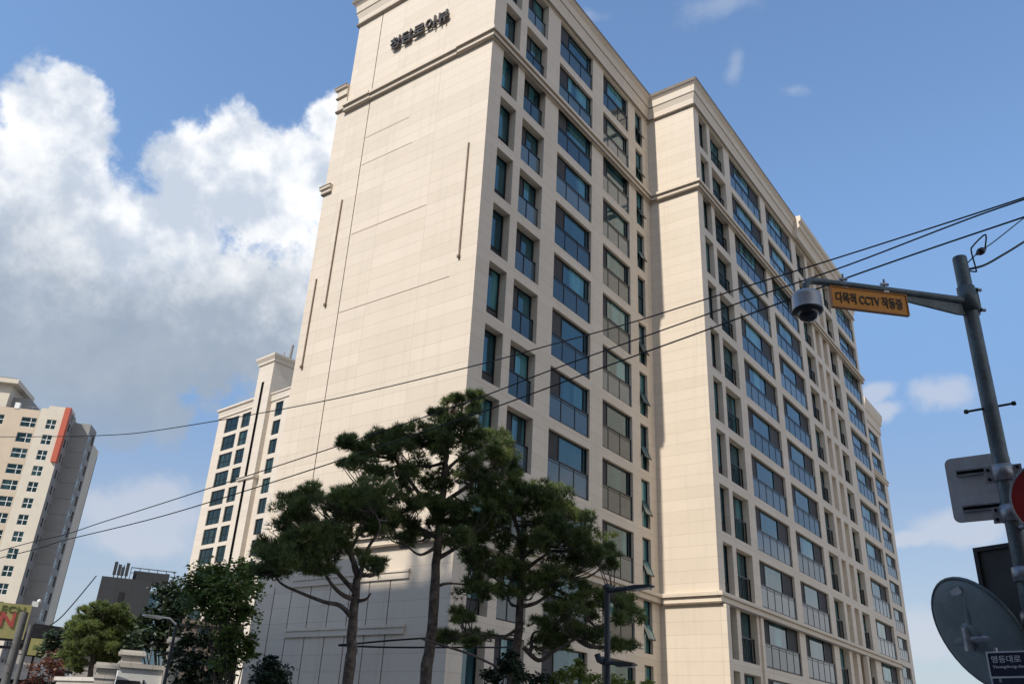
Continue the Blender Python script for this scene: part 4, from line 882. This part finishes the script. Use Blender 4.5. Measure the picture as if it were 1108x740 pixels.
# red round sign at the frame edge
rc = at(1143, 540, 6.2)
rs = empty('round_sign', 'red round traffic sign with a grey rim at the right edge', 'sign', rc, yw+.15)
Mr = Matrix.Rotation(R_(90), 4, 'X')
b = MB(); b.lathe([(.001, .0), (.245, .0), (.245, -.008), (.001, -.008)], 'sign_red', Mr, 48, False); b.build('disc', rs)
b = MB(); b.lathe([(.243, -.002), (.245, -.012), (.256, -.012), (.256, .012), (.245, .012), (.243, .002)], 'bracket_steel', Mr, 48, caps=False); b.build('rim', rs)
bx = (B0.x-rc.x, B0.y-rc.y); bl_ = Matrix.Rotation(-(yw+.15), 4, 'Z') @ Vector((bx[0], bx[1], 0))
for k in (.1, -.1): b = MB(); b.tube([(0, .02, k), (bl_.x, bl_.y, k)], .02, 'bracket_steel', 8); b.build('bracket', rs)
# dark notice board behind the pole
a, L, yw2 = plate_frame(1078, 700, 6.95, 1150, 694, 6.75); hN = at(1060, 597, 6.95).z - a.z
nb_ = empty('notice_board', 'back of a dark brown framed board mounted behind the pole', 'board', a, yw2)
b = MB(); b.box((0, 0, 0), (L, .02, hN), 'board_brown'); b.build('panel', nb_)
b = MB(); b.box((-.03, -.02, -.03), (0, .04, hN+.03), 'black_plastic'); b.box((L, -.02, -.03), (L+.03, .04, hN+.03), 'black_plastic'); b.box((0, -.02, hN), (L, .04, hN+.03), 'black_plastic'); b.box((0, -.02, -.03), (L, .04, 0), 'black_plastic'); b.build('frame', nb_)
# convex traffic mirror, seen from behind
mc = at(1059, 686, 6.75)
tm = empty('traffic_mirror', 'back of a round grey convex traffic mirror beside the pole', 'mirror', mc)
MR = .385
view = (mc-Vector((0, 0, H))).normalized()
# the back turns down to the left: axis tilted from the line of sight about the ellipse's long direction
d1 = (at(1088, 727, 6.75)-at(1016, 628, 6.75)); d1 = (d1-view*d1.dot(view)).normalized()
d2 = view.cross(d1).normalized()
tl = R_(54); axis = (-view*math.cos(tl) + d2*math.sin(tl)).normalized()
q = axis.to_track_quat('Z', 'Y').to_matrix().to_4x4()
e1_ = d1; e2_ = axis.cross(e1_).normalized()
q = Matrix((e1_, e2_, axis)).transposed().to_4x4()
b = MB(); b.lathe([(MR*.02, .055), (MR*.3, .052), (MR*.6, .042), (MR*.85, .022), (MR*.97, .002), (MR*1.0, -.012), (MR*.97, -.02), (.001, -.02)], 'mirror_back', q, 56); b.build('back_shell', tm)
b = MB()
for k in range(40):
    a0 = k*math.pi/20; a1 = (k+1)*math.pi/20
    b.tube([q @ Vector((MR*math.cos(a0), MR*math.sin(a0), -.01)), q @ Vector((MR*math.cos(a1), MR*math.sin(a1), -.01))], .013, 'galvanised', 8, caps=False)
b.build('rim', tm)
b = MB()
for a0 in (25, 145, 265):
    c_, s_ = math.cos(R_(a0)), math.sin(R_(a0))
    b.tube([q @ Vector((.03*c_, .03*s_, .022)), q @ Vector((MR*.4*c_, MR*.4*s_, .018)), q @ Vector((MR*.72*c_, MR*.72*s_, .0))], [.042, .04, .034], 'mirror_back', 18)
b.lathe([(.001, .075), (.09, .07), (.105, .05)], 'mirror_back', q, 28)
b.build('ribs', tm)
b = MB(); b.box((-MR*.80, .06, .027), (-MR*.68, .17, .031), 'sign_back', q); b.build('sticker', tm)
jp = q @ Vector((.0, .0, .09)); jw = mc+jp
b = MB(); b.tube([q @ Vector((0, 0, .05)), jp], .03, 'bracket_steel', 12)
b.tube([jp+Vector((0, 0, -.075)), jp+Vector((0, 0, .075))], .034, 'bracket_steel', 16)
b.tube([jp, Vector((B0.x-mc.x, B0.y-mc.y, jp.z+.01))], .024, 'bracket_steel', 12); b.build('bracket', tm)
# street-name plates
def name_plate(px, py, px2, py2, dist, h, label, lines):
    a, L, yw3 = plate_frame(px, py, dist, px2, py2, dist-.12)
    e = empty('street_name_sign', label, 'sign', a, yw3)
    b = MB(); b.box((0, 0, 0), (L, .012, h), 'sign_navy'); b.build('plate', e)
    b = MB(); t = .008
    b.box((-t, -.004, -t), (L, .014, 0), 'sign_white'); b.box((-t, -.004, h), (L, .014, h+t), 'sign_white'); b.box((-t, -.004, 0), (0, .014, h), 'sign_white'); b.build('border', e)
    b = MB(); b.box((L*.3, .012, h*.35), (L*.4, .1, h*.65), 'bracket_steel'); b.box((.1*L, -.0, h+t), (.14*L, .02, h+.03), 'bracket_steel'); b.box((.1*L, 0, -.03), (.14*L, .02, -t), 'bracket_steel'); b.build('bracket', e)
    for txt, x, z_, ww, hh in lines: text_obj('lettering', txt, .1, .003, 'sign_white', e, Matrix.Translation((x*L, -.003, z_*h)) @ Matrix.Rotation(R_(90), 4, 'X'), bold=.0008, width=ww*L, height=hh*h)
    return e
name_plate(1073, 732, 1150, 733, 6.05, .132, 'navy street-name plate with white Hangul lettering at the bottom right', [('영동대로', .045, .58, .43, .3), ('Yeongdong-daero', .045, .32, .55, .16)])
name_plate(1078, 756, 1150, 757, 6.05, .115, 'second navy street-name plate, cut off below the lettered one', [])

# ------------------------------------------------------------------ cables
def cable(pts, rad, label, name='overhead_cable', cat='cable', group=None, mat='cable_black', n=6):
    b = MB(); P = [p for p in pts]; o = P[0].copy(); b.tube([p-o for p in curve(P, 6)], rad, mat, 8)
    return tag(b.build(name, loc=o), label, cat, group)
def on_plane(px, py, Y):
    d = ray(px, py); s = Y/d.y; return Vector((d.x*s, Y, d.z*s+H))
def span(pix, Yl, Yr):                                    # cable strung along a straight run in plan
    a = ray(*pix[0]); b_ = ray(*pix[-1]); A = Vector((a.x, a.y))*Yl/a.y; B_ = Vector((b_.x, b_.y))*Yr/b_.y; u = B_-A; out = []
    for px, py in pix:
        d = ray(px, py); # intersect bearing with the run
        den = d.x*u.y - d.y*u.x; s = (A.x*u.y - A.y*u.x)/den; out.append(Vector((d.x*s, d.y*s, d.z*s+H)))
    e = (out[-1]-out[-2]).normalized(); f = (out[0]-out[1]).normalized()
    return [out[0]+f*45, out[0]+f*20] + out + [out[-1]+e*6, out[-1]+Vector((e.x, e.y, e.z*.6))*18+Z*.5, out[-1]+Vector((e.x, e.y, e.z*.5))*45+Z*1.5]
G = 'overhead cables across the building front'
cable(span([(-60, 471), (0, 472.5), (110, 471), (180, 464), (340, 436), (500, 399), (600, 372), (680, 350), (760, 325), (830, 303), (960, 262), (1108, 214), (1250, 165)], 11.5, 11.6), .0115, 'topmost overhead cable crossing the building from far left to upper right', group=G)
cable(span([(-60, 613), (28, 588), (71, 578), (110, 565), (180, 543), (340, 491), (500, 437), (600, 399), (740, 349), (830, 317), (920, 286), (1040, 240), (1108, 216), (1250, 168)], 11.2, 11.3), .0115, 'middle overhead cable that joins the topmost one at the upper right', group=G)
cable(span([(-60, 618), (38, 594), (71, 584), (180, 557), (340, 507), (520, 446), (640, 402), (740, 366), (830, 333), (910, 303), (1010, 268), (1108, 235), (1250, 187)], 10.8, 10.9), .012, 'lowest overhead cable, running behind the yellow sign bracket', group=G)
W1 = at(1044, 292, PD)
cable([W1, at(1065, 287, 6.6), at(1090, 273, 6.8), at(1130, 250, 7.2), *[at(1130, 250, 7.2)+Vector((.35, .16, .12))*k for k in (1, 2.5, 5, 10, 22, 50)]], .009, 'thick black cable tied to the top of the steel pole')
cable([W1+Vector((0, 0, .03)), at(1059, 273, 6.55), at(1075, 262, 6.7), at(1108, 236, 7.0), at(1140, 212, 7.3), *[at(1140, 212, 7.3)+Vector((.35, .16, .16))*k for k in (1, 2.5, 5, 10, 22, 50)]], .0045, 'thin wire with a black clamp at the top of the steel pole')
cable([W1, at(1055, 294, 6.52), at(1056, 291, 6.52), at(1051, 272, 6.52), at(1053, 266, 6.52), at(1064, 255, 6.55), at(1067, 256, 6.55), at(1066, 268, 6.6)], .006, 'looped black lead at the top of the steel pole')
q0 = at(1057, 275, 6.55); q1 = at(1066, 269, 6.62); b = MB(); dq = (q1-q0); b.tube([Vector((0, 0, 0)), dq*.25, dq*.3, dq*.5, dq*.7, dq*.75, dq], [.012, .014, .026, .03, .026, .015, .012], 'black_plastic', 10)
tag(b.build('cable_clamp', loc=q0), 'small dark clamp on the thin wire by the pole top', 'clamp')
cable([at(104, 623, 84), at(80, 652, 80), at(62, 671, 78), at(40, 684, 76)], .05, 'thin cable sagging from the dark grey antenna building to the left')
GL = 'low cables behind the pine trunks'
cable([at(366, 697.5, 17.2), at(385, 696, 17.2), at(430, 692, 17.4), at(500, 688, 18), at(560, 687, 19)], .018, 'upper of the low cables behind the pine trunks', group=GL)
cable([at(366, 697.8, 17.3), at(390, 699, 17.3), at(430, 700, 17.4), at(500, 700, 18), at(560, 700, 19)], .018, 'lower of the low cables behind the pine trunks', group=GL)
cable([at(455, 690, 15.5), at(480, 698, 15.3), at(510, 708, 15.2), at(540, 722, 15)], .02, 'brown guy rope slanting down between the middle and right pine trunks', mat='bark_pine')

# ------------------------------------------------------------------ unseen building behind the camera, roof line shaped to cast the street shade
oc = empty('shade_block', 'unseen block across the street behind the viewer, shaped to cast the shade', 'building', (0, -14, 0))
w = MB(); tan_e = SUN.z/-SUN.y
zo = 5.05 + H + (Y0+14)*tan_e
def wall_y(x0, x1, z1):
    w.facade((0, 0, 0), (1, 0, 0), (0, 1, 0), x0, x1, 0, z1, [(x0+1+k*3.2, x0+3+k*3.2, 1.2+3.3*j, 3.0+3.3*j, .2) for k in range(int((x1-x0-1)/3.2)) for j in range(int((z1-3)/3.3))], 'plain_wall')
    w.poly([(x0, 0, z1), (x1, 0, z1), (x1, -14, z1), (x0, -14, z1)], 'roof_gray'); w.poly([(x0, -14, 0), (x1, -14, 0), (x1, -14, z1), (x0, -14, z1)], 'plain_wall')
    w.poly([(x0, 0, 0), (x0, -14, 0), (x0, -14, z1), (x0, 0, z1)], 'plain_wall'); w.poly([(x1, 0, 0), (x1, -14, 0), (x1, -14, z1), (x1, 0, z1)], 'plain_wall')
wall_y(-32, -24.6, zo+1.3); wall_y(-24.599, -13.6, zo); wall_y(-13.599, -6.2, 4.5 + H + 27.8*tan_e); wall_y(-6.199, 34, zo)  # lowered section lets sun reach the right pine's crown
w.build('wall', oc)
rnd = random.Random(77)
for k, (gx, hgt) in enumerate(((-3.0, 2.2), (-2.3, 2.6), (-1.5, 2.0), (-.8, 1.3))):  # unseen shrubs added so the cast shade gets a tree-like edge
    bx_ = X0+gx+(.016*37); base = Vector((bx_, -14.7, zo)); e = empty('shrub', 'slim unseen rooftop shrub added behind the viewer to shape the shade edge', 'shrub', base, 0, 'unseen rooftop shrubs added to shape the shade edge')
    v, f = [], []
    for j in range(60): 
        t = rnd.random(); leafclump(v, f, base + Vector((rnd.gauss(0, .3)*(1.15-t), rnd.gauss(0, .3)*(1.15-t), .1+t*hgt)), 12, .14, .11, rnd)
    crown_obj(v, f, 'leaf_dark', e, base); tb = MB(); tb.tube([(0, 0, 0), (0, 0, hgt)], [.04, .01], 'bark_dark', 6); tb.build('trunk', e)
